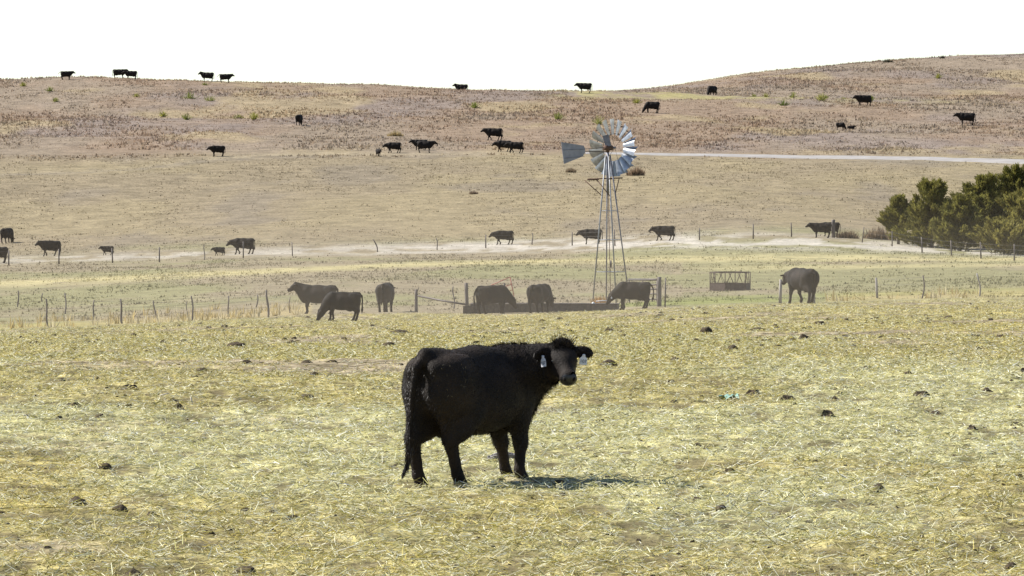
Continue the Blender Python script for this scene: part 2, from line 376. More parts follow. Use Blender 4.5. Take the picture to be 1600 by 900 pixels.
M['scrap'] = mat_noise('turquoise_plastic', (.15, .27, .22), (.25, .38, .32), 12, .5)
M['stick'] = mat_noise('bleached_stick', (.55, .48, .38), (.75, .68, .55), 20, .9, 0, .3)
M['road'] = mat_noise('pale_gravel_road', (.27, .25, .235), (.35, .33, .31), .6, .95, 0, .2, .05, (1, 1, 1), 8)

def coat_mat(name, dark, brown, rough, sheen):
    m, t, p = mat_base(name, rough, .12)
    tc = t.nodes.new('ShaderNodeTexCoord')
    mp = t.nodes.new('ShaderNodeMapping'); mp.inputs['Scale'].default_value = (1, 1, 2.4)
    n1 = t.nodes.new('ShaderNodeTexNoise'); n1.inputs['Scale'].default_value = 3.0; n1.inputs['Detail'].default_value = 6
    n2 = t.nodes.new('ShaderNodeTexNoise'); n2.inputs['Scale'].default_value = 45; n2.inputs['Detail'].default_value = 4
    t.links.new(tc.outputs['Object'], mp.inputs[0])
    t.links.new(tc.outputs['Object'], n1.inputs['Vector']); t.links.new(mp.outputs[0], n2.inputs['Vector'])
    r = t.nodes.new('ShaderNodeValToRGB')
    r.color_ramp.elements[0].position = .42; r.color_ramp.elements[1].position = .75
    r.color_ramp.elements[0].color = (*dark, 1); r.color_ramp.elements[1].color = (*brown, 1)
    t.links.new(n1.outputs['Fac'], r.inputs[0]); t.links.new(r.outputs[0], p.inputs['Base Color'])
    b = t.nodes.new('ShaderNodeBump'); b.inputs['Strength'].default_value = .55; b.inputs['Distance'].default_value = .02
    t.links.new(n2.outputs['Fac'], b.inputs['Height']); t.links.new(b.outputs[0], p.inputs['Normal'])
    p.inputs['Sheen Weight'].default_value = sheen * .3
    p.inputs['Sheen Roughness'].default_value = .4
    return m
M['coat'] = coat_mat('black_coat', (.016, .0122, .0098), (.038, .026, .019), .7, .06)
M['coat_far'] = coat_mat('black_coat_dusty', (.013, .0105, .009), (.032, .022, .016), .7, .05)
M['hair'] = mat_noise('coat_hair', (.011, .0085, .007), (.030, .021, .016), 6, .5, 0, 0, .35)
M['eye'] = mat_noise('eye', (.004, .003, .003), (.008, .006, .005), 5, .12, 0, 0, .5)
M['muzzle'] = mat_noise('muzzle_skin', (.010, .009, .009), (.022, .020, .020), 12, .42, 0, .2, .5)
M['tagwhite'] = mat_noise('tag_plastic', (.62, .63, .68), (.74, .75, .80), 8, .5)
M['ink'] = mat_noise('tag_ink', (.015, .014, .02), (.03, .028, .035), 8, .6)

# ------------------------------------------------------------------ ground
def mix(a, b, f):
    return a + (b - a) * f[..., None]

C_ = lambda *c: np.array(c, float)
def track_y(x):
    p = np.array(TRACK); return np.interp(x, p[:, 0], p[:, 1])

def hay_patch(x, y):
    green = sstep(.50, .62, fbm(x * .16 + 3, y * .075, 41, 3) + .17 * np.exp(-((y - 68 - .5 * x) / 9) ** 2) - .08 * sstep(82, 100, y)) * (1 - .75 * sstep(80, 105, y))
    bare = sstep(.56, .72, fbm(x * .22, y * .11, 42, 4) + .06 * np.exp(-((y - 53.5 + .25 * x) / 1.6) ** 2) + .26 * np.exp(-((x - .85) / 1.25) ** 2 - ((y - 57.3) / .75) ** 2) - .16 * np.exp(-((x + 3.7) / 1.6) ** 2 - ((y - 46.3) / 2) ** 2) + .16 * np.exp(-((y - 80) / 8) ** 2) * (fbm(x * .1, y * .1, 46, 2)))  # bare soil; the patch at the near cow also paints its shadow darker
    gold = sstep(.47, .62, fbm(x * .12 - 9, y * .05, 43, 3) + .06 * np.exp(-((y - 100) / 25) ** 2))
    return green, bare, gold

def ground_color(x, y):
    u = uof(x, y)
    n = fbm(x * .5, y * .2, 31, 4)
    n2 = fbm(x * .08, y * .03, 32, 4)
    h = hay_mask(x, y)
    green, bare, gold = hay_patch(x, y)
    hay = mix(np.broadcast_to(C_(.32, .275, .12), x.shape + (3,)), C_(.355, .295, .115), gold)
    hay = mix(hay, C_(.345, .325, .165), green * .8)
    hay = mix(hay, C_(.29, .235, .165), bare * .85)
    fine = fbm(x * 5, y * 5, 33, 3)
    hay = hay * (0.6 + .7 * sstep(.3, .7, fine))[..., None]
    hay = mix(hay, C_(.125, .10, .055), (1 - sstep(.38, .52, clumpy(x, y))) * .8)  # soil in the gaps, painted darker as shade between the straws
    # the low meadow behind the feed ground
    mid = mix(np.broadcast_to(C_(.235, .195, .128), x.shape + (3,)), C_(.215, .20, .105), sstep(.40, .62, n2 + .1 * (u > .03)))
    mid = mix(mid, C_(.20, .215, .068), sstep(0, 14, y - edge_d(x, y)) * (1 - sstep(22, 40, y - edge_d(x, y))) * sstep(.42, .6, fbm(x * .1, y * .05, 35, 3)) * .8)
    band = np.interp(u, [-.09, -.045, -.018, 0, .045, .09], [380, 380, 400, 408, 412, 408])
    mid = mix(mid, C_(.40, .345, .18), np.exp(-((y - band) / 11) ** 2) * sstep(.30, .52, n + .1))
    mid = mix(mid, C_(.40, .345, .18), np.exp(-((y - band + 30) / 9) ** 2) * sstep(.02, .05, u) * .7)
    # pale dry strip along the far fence
    sc0 = np.interp(u, [-.09, -.045, 0, .045, .07, .09], [458, 462, 468, 452, 446, 438])
    sw = np.interp(u, [-.09, -.045, 0, .045, .06, .09], [10, 9, 13, 17, 14, 13])
    salt = np.exp(-(np.abs(y - sc0) / sw) ** 2.6) * sstep(.40, .60, fbm(x * .5, y * .22, 36, 4) + .05)
    # slope, track and hill
    slope = mix(np.broadcast_to(C_(.228, .185, .120), x.shape + (3,)), C_(.245, .20, .122), sstep(.4, .65, n2))
    slope = mix(slope, C_(.195, .162, .118), sstep(.55, .7, fbm(x * .12, y * .05, 37, 4)) * .7)
    hill = mix(np.broadcast_to(C_(.225, .178, .13), x.shape + (3,)), C_(.225, .167, .118), sstep(.42, .62, fbm(x * .05, y * .022, 38, 4)))
    hill = mix(hill, C_(.205, .165, .138), sstep(.5, .68, fbm(x * .06 + 7, y * .03, 39, 4)) * .85)
    hill = mix(hill, C_(.285, .225, .135), sstep(.56, .7, fbm(x * .09 + 4, y * .04, 40, 4)) * .8)
    strip = np.exp(-((y - 772) / 20) ** 2) * sstep(.0, .012, u) * (1 - sstep(.072, .085, u))
    hill = mix(hill, C_(.31, .275, .12), strip * sstep(.35, .6, n) * .75)
    c = mix(mid, slope, sstep(470, 492, y))
    c = mix(c, C_(.445, .405, .345), salt * (.62 + .26 * sstep(-.04, .01, u)))
    wob = (fbm(x * .07, y * .07, 44, 3) - .5) * 18
    c = mix(c, hill, sstep(606, 634, y + wob))
    ty = track_y(x)
    on = (x < 2)
    c = mix(c, C_(.36, .30, .20), np.exp(-((y - ty) / 2.4) ** 2) * on * .5)
    c = mix(c, C_(.19, .16, .12), np.exp(-((y - ty + 4.5 - 3 * (x < -30)) / 2.0) ** 2) * sstep(.4, .6, fbm(x * .15, y * .1, 45, 3) + .15 * (x < -25)) * on * sstep(-5, -25, x) * .8)
    c = mix(c, C_(.20, .175, .14), np.exp(-((y - road_y(x) + 6.2) / 1.7) ** 2) * sstep(.42, .55, fbm(x * .12, y * .1, 47, 3)) * (x > 18) * .55)
    ed = y - edge_d(x, y)
    c = mix(c, C_(.40, .315, .145), np.exp(-((ed - 14) / 16) ** 2) * ((u < -.035) | (u > .055)) * .55)
    return mix(c, hay, h)

us = np.concatenate([-np.geomspace(.14, 4.5, 34)[::-1], np.linspace(-.13, .13, 340), np.geomspace(.14, 4.5, 34)])
ds = np.concatenate([np.linspace(-180, 36, 22), np.linspace(38, 44, 24)[:-1], np.geomspace(44, 100, 310)[:-1], np.geomspace(100, 270, 140)[:-1],
                     np.geomspace(270, 640, 150)[:-1], np.linspace(640, 1000, 150)[:-1], np.geomspace(1000, 2590, 26)])
U, Dg = np.meshgrid(us, ds)
X = U * np.maximum(Dg, 40); Y = Dg
Zg = zg(X.ravel(), Y.ravel()).reshape(X.shape)
nr, nc = X.shape
idx = np.arange(nr * nc).reshape(nr, nc)
quads = np.stack([idx[:-1, :-1], idx[:-1, 1:], idx[1:, 1:], idx[1:, :-1]], -1).reshape(-1, 4)
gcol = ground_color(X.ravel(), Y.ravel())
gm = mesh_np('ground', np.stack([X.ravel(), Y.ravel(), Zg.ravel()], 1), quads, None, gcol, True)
ground = tag(link('ground', gm, M['ground']), kind='structure')

# gravel road across the foot of the hill
rx = np.linspace(8.0, 190, 150)
ry = np.where(rx > 54, road_y(54) + (rx - 54) * np.polyval(np.polyder(ROADF), 54), road_y(rx))
hw = np.interp(rx, [8, 16, 30, 60], [1.6, 2.4, 3.4, 4.2])
prof = [(-1.0, -.10), (-.97, .05), (-.5, .10), (0, .13), (.5, .10), (.97, .05), (1.0, -.10)]
rv = []
for k, (a, dz) in enumerate(prof):
    yy = ry + a * hw
    rv.append(np.stack([rx, yy, zg(rx, yy) * 0 + zg(rx, ry) + (zbase(rx, yy) - zbase(rx, ry)) + dz], 1))
rv = np.array(rv); n_ = len(rx)
ridx = np.arange(len(prof) * n_).reshape(len(prof), n_)
rq = np.stack([ridx[:-1, :-1], ridx[:-1, 1:], ridx[1:, 1:], ridx[1:, :-1]], -1).reshape(-1, 4)
tag(link('road', mesh_np('road', rv.reshape(-1, 3), rq, None, None, True), M['road']), kind='structure')

# ------------------------------------------------------------------ straw strewn over the feed ground
def blades(P, D_, L, W_, col, bend=.0):
    """thin two-triangle blades: base points, directions, lengths, widths"""
    n = len(P)
    side = np.cross(D_, rng.normal(size=(n, 3)))
    side /= np.linalg.norm(side, axis=1, keepdims=True) + 1e-9
    a = P - side * (W_ / 2)[:, None]; b = P + side * (W_ / 2)[:, None]
    tip = P + D_ * L[:, None]; tip[:, 2] -= bend * L
    V = np.stack([a, b, tip + side * (W_ * .3)[:, None], tip - side * (W_ * .3)[:, None]], 1).reshape(-1, 3)
    Fq = np.arange(4 * n).reshape(n, 4)
    return V, Fq, np.repeat(col, 4, 0)

N = 1200000
r0 = rng.random(N)
dd = 43.0 * (262 / 43.0) ** (r0 ** .9)
xx = (rng.random(N) * 2 - 1) * .132 * dd
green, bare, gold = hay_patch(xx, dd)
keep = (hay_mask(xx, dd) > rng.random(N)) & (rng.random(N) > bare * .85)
clump = clumpy(xx, dd)
keep &= rng.random(N) < sstep(.36, .58, clump) * .93 + .07
keep_i = np.where(keep)[0]
xx = xx[keep]; dd = dd[keep]; green = green[keep]; gold = gold[keep]; n = len(xx)
az = rng.random(n) * 2 * math.pi
el = np.where(rng.random(n) < .10, rng.random(n) * .9, rng.normal(size=n) * .27 + .10)
D_ = np.stack([np.cos(az) * np.cos(el), np.sin(az) * np.cos(el), np.sin(el)], 1)
Ls = rng.gamma(2.0, .026, n) + .022
Ws = (.0035 + rng.random(n) * .006) * np.clip(dd / 75, 1, 1.9)
z0 = zg(xx, dd) + rng.random(n) ** 1.5 * .045 * (.4 + clump[keep_i]) + .003
pal = np.array([(.53, .455, .16), (.63, .56, .26), (.465, .385, .115), (.335, .27, .13), (.79, .74, .52), (.30, .28, .075)])
palg = np.array([(.57, .54, .30), (.50, .48, .23), (.78, .77, .58), (.36, .345, .13), (.52, .45, .20), (.63, .61, .41)])
ci = rng.integers(0, 6, n)
isg = rng.random(n) < green * .75 + .12 - .09 * sstep(75, 100, dd)
col = np.where(isg[:, None], palg[ci] * (1 + .16 * green[:, None]), pal[ci]) * (.75 + .5 * rng.random(n))[:, None]
dark = rng.random(n) < .14
col[dark] *= .33
white = rng.random(n) < .09
col[white] = C_(.80, .77, .60)  # scattered near-white straws, highlights put into the blade colour
Pn = np.stack([xx, dd, z0], 1); col = np.clip(col, 0, .82)
nf = dd < 62
V1, F1, c1 = blades(Pn[nf], D_[nf], Ls[nf], Ws[nf], col[nf])
V2, F2, c2 = blades(Pn[~nf], D_[~nf], Ls[~nf], Ws[~nf] * 1.45, col[~nf])
k3 = (np.arange(len(V2)) % 4) != 3                      # far straws need only three corners
V2 = V2[k3]; c2 = c2[k3]; T2 = np.arange(len(V2)).reshape(-1, 3) + len(V1)
tag(link('straw', mesh_np('straw', np.concatenate([V1, V2]), F1, T2, np.concatenate([c1, c2])), M['straw']), 'loose yellow and greenish straw strewn over the feed ground', 'straw', kind='stuff')

# small dark crumbs of trampled dung and soil between the straw
N = 3400
dd = 44.0 * (250 / 44.0) ** rng.random(N); xx = (rng.random(N) * 2 - 1) * .118 * dd
k = (hay_mask(xx, dd) > .6) & (fbm(xx * .3, dd * .12, 61, 3) > .45); xx = xx[k]; dd = dd[k]; n = len(xx)
zz = zg(xx, dd); V = []; T = []
rr = (.008 + rng.gamma(1.6, .008, n)) * np.clip(dd / 80, 1, 2.2)
big = (rng.random(n) < .05) & (dd > 62)
rr = np.where(big, .045 + .05 * rng.random(n), rr)
an = rng.random((n, 7)) * .6 + np.arange(7) * 2 * math.pi / 7
ra = rr[:, None] * (.7 + .6 * rng.random((n, 7)))
ring = np.stack([xx[:, None] + ra * np.cos(an) * 1.5, dd[:, None] + ra * np.sin(an) * 1.5, np.repeat(zz[:, None] - .01, 7, 1)], -1)
mid_ = np.stack([xx[:, None] + ra * np.cos(an) * .8, dd[:, None] + ra * np.sin(an) * .8, zz[:, None] + rr[:, None] * (.15 + .75 * rng.random((n, 7)))], -1)
V = np.concatenate([ring, mid_], 1).reshape(-1, 3)
b = (np.arange(n) * 14)[:, None]
fq = np.concatenate([np.stack([b[:, 0] + i, b[:, 0] + (i + 1) % 7, b[:, 0] + 7 + (i + 1) % 7, b[:, 0] + 7 + i], 1) for i in range(7)])
ft = np.concatenate([np.stack([b[:, 0] + 7, b[:, 0] + 7 + i, b[:, 0] + 8 + i], 1) for i in range(1, 6)])
tag(link('dung_crumbs', mesh_np('dung_crumbs', V, fq, ft), M['dung']), 'small dark crumbs of dung and soil trodden into the straw', 'dung', kind='stuff')

# ------------------------------------------------------------------ grass tufts
def tufts(name, label, x, y, h, spread, nb, col, wscale=1.0, mat='grass'):
    n = len(x); z = zg(x, y)
    rep = lambda a: np.repeat(a, nb, 0)
    az = rng.random(n * nb) * 2 * math.pi
    rad = np.sqrt(rng.random(n * nb)) * rep(spread)
    px = rep(x) + np.cos(az) * rad; py = rep(y) + np.sin(az) * rad
    hh = rep(h) * (.55 + .6 * rng.random(n * nb))
    az2 = az + rng.normal(size=n * nb) * .9; lean = np.abs(rng.normal(size=n * nb)) * .38
    d = np.stack([np.cos(az2) * np.sin(lean), np.sin(az2) * np.sin(lean), np.cos(lean)], 1)
    wd = hh * (.10 + .1 * rng.random(n * nb)) * wscale
    th = rng.random(n * nb) * math.pi
    s = np.stack([np.cos(th), np.sin(th), 0 * th], 1) * wd[:, None]
    p0 = np.stack([px, py, rep(z) - .03], 1)
    V = np.stack([p0 - s, p0 + s, p0 + d * hh[:, None]], 1).reshape(-1, 3)
    c = rep(col) * (.75 + .5 * rng.random(n * nb))[:, None]
    ft = np.arange(3 * n * nb).reshape(-1, 3)
    o = link(name, mesh_np(name, V, None, ft, np.repeat(c, 3, 0)), M[mat])
    return tag(o, label, 'grass', kind='stuff')

def scatter(n, d0, d1, umax=.15):
    d = np.sqrt(rng.random(n) * (d1 ** 2 - d0 ** 2) + d0 ** 2)
    return (rng.random(n) * 2 - 1) * umax * d, d

# bunch grass on the hill
x, y = scatter(140000, 606, 960)
a = fbm(x * .10, y * .05, 71, 4)
wob = (fbm(x * .07, y * .07, 44, 3) - .5) * 18
ok = (rng.random(len(x)) < sstep(.25, .6, a) * .6 + .4) & (y + wob > 614) & (np.abs(y - road_y(x)) > 4.5) & (np.abs(y - 772) > 16 * (uof(x, y) > .01) * (uof(x, y) < .08))
x = x[ok]; y = y[ok]; n = len(x)
gc = ground_color(x, y)
kind = rng.random(n)
rus = sstep(.45, .62, fbm(x * .05, y * .022, 38, 4))
hc = np.where((kind < .25 + .5 * rus)[:, None], C_(.27, .175, .11), np.where((kind > .72)[:, None], C_(.36, .285, .18), C_(.22, .18, .145)))
hc = (hc * .32 + gc * .68) * (1.0 + .6 * rng.random(n) ** 1.2)[:, None]
tufts('hill_grass', 'dry russet and tan bunch grass covering the hill', x, y, .14 + .26 * rng.random(n) * sstep(.25, .7, a[ok]), .2 + .25 * rng.random(n), 3, hc, 2.8)
# shorter grass on the slope below the road and on the meadow
x, y = scatter(155000, 262, 612)
ok = (hay_mask(x, y) < .1) & (np.abs(y - road_y(x)) > 4.5) & (rng.random(len(x)) < sstep(.36, .62, fbm(x * .15, y * .06, 72, 4)) * .9 + .1)
sc0 = np.interp(uof(x, y), [-.09, -.045, 0, .045, .07, .09], [458, 462, 468, 452, 446, 438])
ok &= (np.abs(y - sc0) > 11) | (rng.random(len(x)) < .12)
x = x[ok]; y = y[ok]; n = len(x)
gc = ground_color(x, y) * np.choose(rng.integers(0, 4, n), [.85, 1.0, 1.12, 1.32])[:, None]
tufts('meadow_grass', 'short dry grass on the meadow and the slope below the road', x, y, .05 + .12 * rng.random(n) ** 2, .15 + .2 * rng.random(n), 3, gc, 3.0)
# tall golden grass along the wire fences at the edge of the feed ground
x, y = scatter(9000, 215, 345)
u_ = uof(x, y); ed = y - edge_d(x, y)
ok = (ed > 1) & (ed < 46) & ((u_ < -.036) | ((u_ > .056) & (ed < 16))) & (rng.random(len(x)) < sstep(.38, .62, fbm(x * .3, y * .12, 73, 3)) * (1 - ed / 60))
x = x[ok]; y = y[ok]; n = len(x)
gold_c = np.where((rng.random(n) < .6)[:, None], C_(.46, .36, .16), C_(.50, .43, .27))
tufts('tall_grass', 'tall golden grass along the fences at the edge of the feed ground', x, y, .22 + .35 * rng.random(n), .12 + .1 * rng.random(n), 7, gold_c, .55)

# ------------------------------------------------------------------ cattle: one continuous body grown from a distance field
def nrm(v):
    v = np.array(v, float); return v / np.linalg.norm(v)

class Field:
    def __init__(s, lo, hi, h):
        s.lo = np.array(lo, float); s.h = h
        s.n = np.ceil((np.array(hi) - s.lo) / h).astype(int) + 1
        s.F = np.full(s.n, 1.0, np.float32)
    def _block(s, lo, hi):
        i0 = np.clip(np.floor((np.array(lo) - s.lo) / s.h).astype(int), 0, s.n)
        i1 = np.clip(np.ceil((np.array(hi) - s.lo) / s.h).astype(int) + 1, 0, s.n)
        ax = [s.lo[k] + s.h * np.arange(i0[k], i1[k]) for k in range(3)]
        return tuple(slice(a, b) for a, b in zip(i0, i1)), np.stack(np.meshgrid(*ax, indexing='ij'), -1)
    def _put(s, sl, d, k):
        f = s.F[sl]
        if k < 0:                       # carve
            k = -k; d = -d
            h = np.maximum(k - np.abs(f - d), 0) / k
            s.F[sl] = np.maximum(f, d) + h * h * k * .25
        else:
            h = np.maximum(k - np.abs(f - d), 0) / k
            s.F[sl] = np.minimum(f, d) - h * h * k * .25
    def cone(s, a, b, ra, rb, k=.06):
        a = np.array(a, float); b = np.array(b, float); m = max(ra, rb) + abs(k) + .05
        sl, p = s._block(np.minimum(a, b) - m, np.maximum(a, b) + m)
        if p.size == 0: return
        ab = b - a
        t = np.clip(((p - a) @ ab) / max(ab @ ab, 1e-9), 0, 1)
        d = np.linalg.norm(p - a - t[..., None] * ab, axis=-1) - (ra + (rb - ra) * t)
        s._put(sl, d, k)
    def chain(s, pts, rs, k=.05):
        for i in range(len(pts) - 1): s.cone(pts[i], pts[i + 1], rs[i], rs[i + 1], k)
    def ell(s, c, r, k=.08, ax=None):
        c = np.array(c, float); r = np.array(r, float); m = max(r) + abs(k) + .05
        sl, p = s._block(c - m, c + m)
        if p.size == 0: return
        q = p - c
        if ax is not None: q = q @ np.array(ax).T      # rows of ax are the ellipsoid's own axes
        k0 = np.linalg.norm(q / r, axis=-1); k1 = np.linalg.norm(q / r ** 2, axis=-1) + 1e-9
        s._put(sl, k0 * (k0 - 1) / k1, k)
    def mesh(s):
        F = s.F; I = (F < 0)
        nx, ny, nz = F.shape
        cnt = np.zeros((nx - 1, ny - 1, nz - 1), np.int16); acc = np.zeros((nx - 1, ny - 1, nz - 1, 3), np.float32)
        def sub(A, o): return A[o[0]:o[0] + nx - 1, o[1]:o[1] + ny - 1, o[2]:o[2] + nz - 1]
        for axis in range(3):
            for p in range(2):
                for q in range(2):
                    o = [0, 0, 0]; oth = [k for k in range(3) if k != axis]
                    o[oth[0]] = p; o[oth[1]] = q; o2 = list(o); o2[axis] = 1
                    a = sub(F, o); b_ = sub(F, o2)
                    x = sub(I, o) != sub(I, o2)
                    t = np.where(x, a / np.where(x, a - b_, 1), 0)
                    cnt += x
                    acc[..., axis] += t * x
                    acc[..., oth[0]] += p * x; acc[..., oth[1]] += q * x
        act = cnt > 0
        ids = np.full(cnt.shape, -1, np.int64); ids[act] = np.arange(act.sum())
        cell = np.argwhere(act)
        V = s.lo + (cell + acc[act] / cnt[act][:, None]) * s.h
        Q = []
        for axis in range(3):
            o1, o2 = [k for k in range(3) if k != axis]
            sa = [slice(1, -1)] * 3; sa[axis] = slice(0, -1)
            sb = [slice(1, -1)] * 3; sb[axis] = slice(1, None)
            A = I[tuple(sa)]; B = I[tuple(sb)]
            e = np.argwhere(A != B)
            if not len(e): continue
            ins = A[tuple(e.T)]
            c = e.copy(); c[:, o1] += 1; c[:, o2] += 1
            def at(d1, d2):
                cc = c.copy(); cc[:, o1] -= d1; cc[:, o2] -= d2
                return ids[tuple(cc.T)]
            q = np.stack([at(1, 1), at(0, 1), at(0, 0), at(1, 0)], 1)
            flip = ins if axis != 1 else ~ins
            q[~flip] = q[~flip][:, ::-1]
            Q.append(q)
        return V, np.concatenate(Q)

POSE = dict(
    stand_up=dict(poll=(1.08, 0, 1.45), face=(.80, 0, -.60)),
    stand_level=dict(poll=(1.16, 0, 1.34), face=(.84, 0, -.55)),
    stand_low=dict(poll=(1.20, .05, 1.20), face=(.74, .05, -.68)),
    tail_out=dict(poll=(1.14, -.1, 1.36), face=(.7, -.5, -.5), tail='out'),
    walk=dict(poll=(1.16, .04, 1.32), face=(.80, .2, -.58), legs=((.16, 0), (-.14, .07), (-.16, .05), (.16, 0))),
    walk2=dict(poll=(1.18, 0, 1.24), face=(.76, 0, -.65), legs=((-.15, .06), (.17, 0), (.13, 0), (-.18, .06))),
    walk_low=dict(poll=(1.20, 0, 1.14), face=(.70, 0, -.72), legs=((.13, 0), (-.12, .04), (-.17, .03), (.15, 0))),
    graze=dict(poll=(1.12, .06, .50), face=(.35, .05, -.93), legs=((.08, 0), (-.08, 0), (-.05, 0), (.07, 0))),
    drink=dict(poll=(1.16, 0, .74), face=(.45, 0, -.89), legs=((.04, 0), (-.08, 0), (-.05, 0), (.07, 0)), tail='bow'),
    lie=dict(poll=(1.02, 0, .98), face=(.85, 0, -.5), lie=True),
)

def cow_field(h, poll, face, legs=((0, 0),) * 4, tail='hang', lie=False, up=None, hero=False):
    lo = (-1.35, -.62, -.04); hi = (1.85, .62, 1.75)
    if hero: lo = (-1.3, -.85, -.06); hi = (1.35, .62, 1.75)
    f = Field(lo, hi, h)
    zo = -.46 if lie else 0
    # trunk
    f.ell((.02, 0, .93 + zo), (.80, .335, .40), .1)
    f.cone((-.60, 0, 1.20 + zo), (.0, 0, 1.19 + zo), .135, .15, .12)
    f.cone((.0, 0, 1.19 + zo), (.50, 0, 1.225 + zo), .15, .125, .12)
    f.ell((-.02, 0, .86 + zo), (.62, .37, .33), .12)
    f.ell((.10, 0, .90 + zo), (.45, .385, .33), .1)
    for sy in (1, -1):
        f.cone((-.40, sy * .215, 1.23 + zo), (-.36, sy * .16, 1.14 + zo), .055, .10, .12)    # hook bones
        f.cone((-.77, sy * .125, 1.17 + zo), (-.60, sy * .16, 1.10 + zo), .085, .165, .12)     # pin bones
        f.ell((.50, sy * .17, .98 + zo), (.20, .13, .33), .12)
        f.ell((-.56, sy * .165, .98 + zo), (.27, .175, .31), .12)
    f.cone((-.55, 0, 1.25 + zo), (-.77, 0, (1.305 if hero else 1.285) + zo), .10, .075, .1)                          # tail head
    f.ell((.62, 0, .88 + zo), (.24, .23, .34), .12)
    f.cone((.66, 0, .66 + zo), (.78, 0, .86 + zo), .105, .12, .12)                              # brisket
    lw = 1.13 if hero else 1.06
    # legs
    if not lie:
        for i, (x0, sy) in enumerate(((.50, 1), (.50, -1))):
            dx, lift = legs[i][:2]; oy = legs[i][2] if len(legs[i]) > 2 else 0
            y = sy * .165
            kn = (x0 + .03 + dx * .55 + (.05 if lift else 0), y + oy * .5, .40 + lift * .5)
            fl = (x0 + .01 + dx + (-.06 if lift else 0), y + oy, .13 + lift)
            f.chain([(x0 - .01, y, .86), (x0 - .02 + dx * .2, y, .66), kn], [.15, .11, .066 * lw], .08)
            f.chain([kn, (kn[0] * .4 + fl[0] * .6, kn[1] * .4 + fl[1] * .6, kn[2] * .4 + fl[2] * .6), fl], [.062 * lw, .043 * lw, .050 * lw], .03)
            f.cone(fl, (fl[0] + .05, fl[1], .055 + lift), .047 * lw, .052 * lw, .02)
            f.cone((fl[0] + .035, fl[1], .035 + lift), (fl[0] + .085, fl[1], .03 + lift), .052 * lw, .042 * lw, .02)
        for i, (x0, sy) in enumerate(((-.60, 1), (-.60, -1))):
            dx, lift = legs[2 + i][:2]; oy = legs[2 + i][2] if len(legs[2 + i]) > 2 else 0
            y = sy * .165
            st = (x0 + .20 + dx * .3, sy * .19 + oy * .3, .72)
            hk = (x0 - .09 + dx * .8, y + oy * .7, .475 + lift * .6)
            fl = (x0 + dx, y + oy, .13 + lift)
            f.chain([(x0 + .04, sy * .15, .98), st], [.20, .135], .1)
            f.chain([st, ((st[0] + hk[0]) / 2 + .01, (st[1] + hk[1]) / 2, (st[2] + hk[2]) / 2 + .0), hk], [.15, .115 * (1 + (lw - 1) * .6), .070 * lw], .09)
            f.cone((x0 - .09, sy * .14, .92), (hk[0] + .01, hk[1], hk[2] + .06), .14, .06 * lw, .08)
            f.chain([hk, (hk[0] * .35 + fl[0] * .65, hk[1] * .35 + fl[1] * .65, hk[2] * .35 + fl[2] * .65), fl], [.064 * lw, .047 * lw, .053 * lw], .03)
            f.cone(fl, (fl[0] + .05, fl[1], .055 + lift), .050 * lw, .054 * lw, .02)
            f.cone((fl[0] + .035, fl[1], .035 + lift), (fl[0] + .09, fl[1], .03 + lift), .053 * lw, .042 * lw, .02)
        f.ell((-.34, 0, .56), (.17, .14, .12), .08)                                           # udder
        if hero:
            for sy in (1, -1): f.cone((-.36, sy * .06, .50), (-.36, sy * .065, .42), .022, .014, .02)
    else:
        for sy in (1, -1):
            f.chain([(.45, sy * .25, .30), (.72, sy * .30, .12), (.42, sy * .32, .08)], [.14, .09, .07], .06)
            f.chain([(-.45, sy * .28, .32), (-.15, sy * .38, .16), (-.55, sy * .42, .09)], [.2, .13, .08], .06)
    # tail
    if tail == 'hang':
        pts = [(-.80, 0, 1.27), (-.90, 0, 1.17), (-.925, .01, .95), (-.92, .01, .70), (-.91, .01, .52), (-.90, .01, .36)]
        rs = [.05, .042, .033, .03, .052, .02]
    elif tail == 'bow':
        pts = [(-.80, 0, 1.27), (-.91, 0, 1.18), (-.99, .03, 1.0), (-1.0, .05, .78), (-.97, .05, .55), (-.94, .05, .40)]
        rs = [.05, .042, .033, .03, .048, .02]
    elif tail == 'out':
        pts = [(-.80, 0, 1.27), (-.92, 0, 1.25), (-1.08, .02, 1.13), (-1.2, .03, .96), (-1.3, .04, .80)]
        rs = [.05, .042, .036, .04, .018]
    else:
        pts, rs = tail
    f.chain([(p[0], p[1], p[2] + zo) for p in pts] if not lie else [(-.8, 0, .8), (-.9, .05, .6), (-.9, .15, .3), (-.8, .3, .1)], rs if not lie else [.05, .04, .035, .03], .025)
    # head frame: fw along the face, u out of the forehead, s sideways
    poll = np.array(poll, float); fw = nrm(face)
    upv = np.array(up if up is not None else (0, 0, 1.0)); u = nrm(upv - fw * (upv @ fw))
    if up is None and fw[2] < -.8: 
        g = np.array([1.0, 0, .3]); u = nrm(g - fw * (g @ fw))
    s = np.cross(u, fw)
    if s[1] < 0 and not hero: s = -s
    hp = lambda a, b, c: poll + fw * a + s * b + u * c
    # neck
    base = np.array((.58, 0, 1.10 + zo)); nb = hp(.06, 0, -.12)
    md = base * .45 + nb * .55
    nr2 = .105 if hero else .125
    f.cone(base, md, .215, .165 if not hero else .15, .14); f.cone(md, nb, .165 if not hero else .15, nr2, .1)
    f.cone((.46, 0, 1.22 + zo), hp(-.01, 0, -.07), .12, .085 if not hero else .06, .14 if not hero else .09)
    f.cone((.70, 0, .90 + zo), hp(.14, 0, -.19), .19, .095 if not hero else .07, .14 if not hero else .08)
    # head
    f.cone(hp(.02, 0, -.085), hp(.20, 0, -.095), .110, .105, .05)
    f.ell(hp(.14, 0, -.045), (.13, .105, .06), .05, (fw, s, u))
    f.cone(hp(.18, 0, -.085), hp(.40, 0, -.08), .092, .066, .05)
    f.ell(hp(.445, 0, -.085), (.065, .088, .078), .04, (fw, s, u))
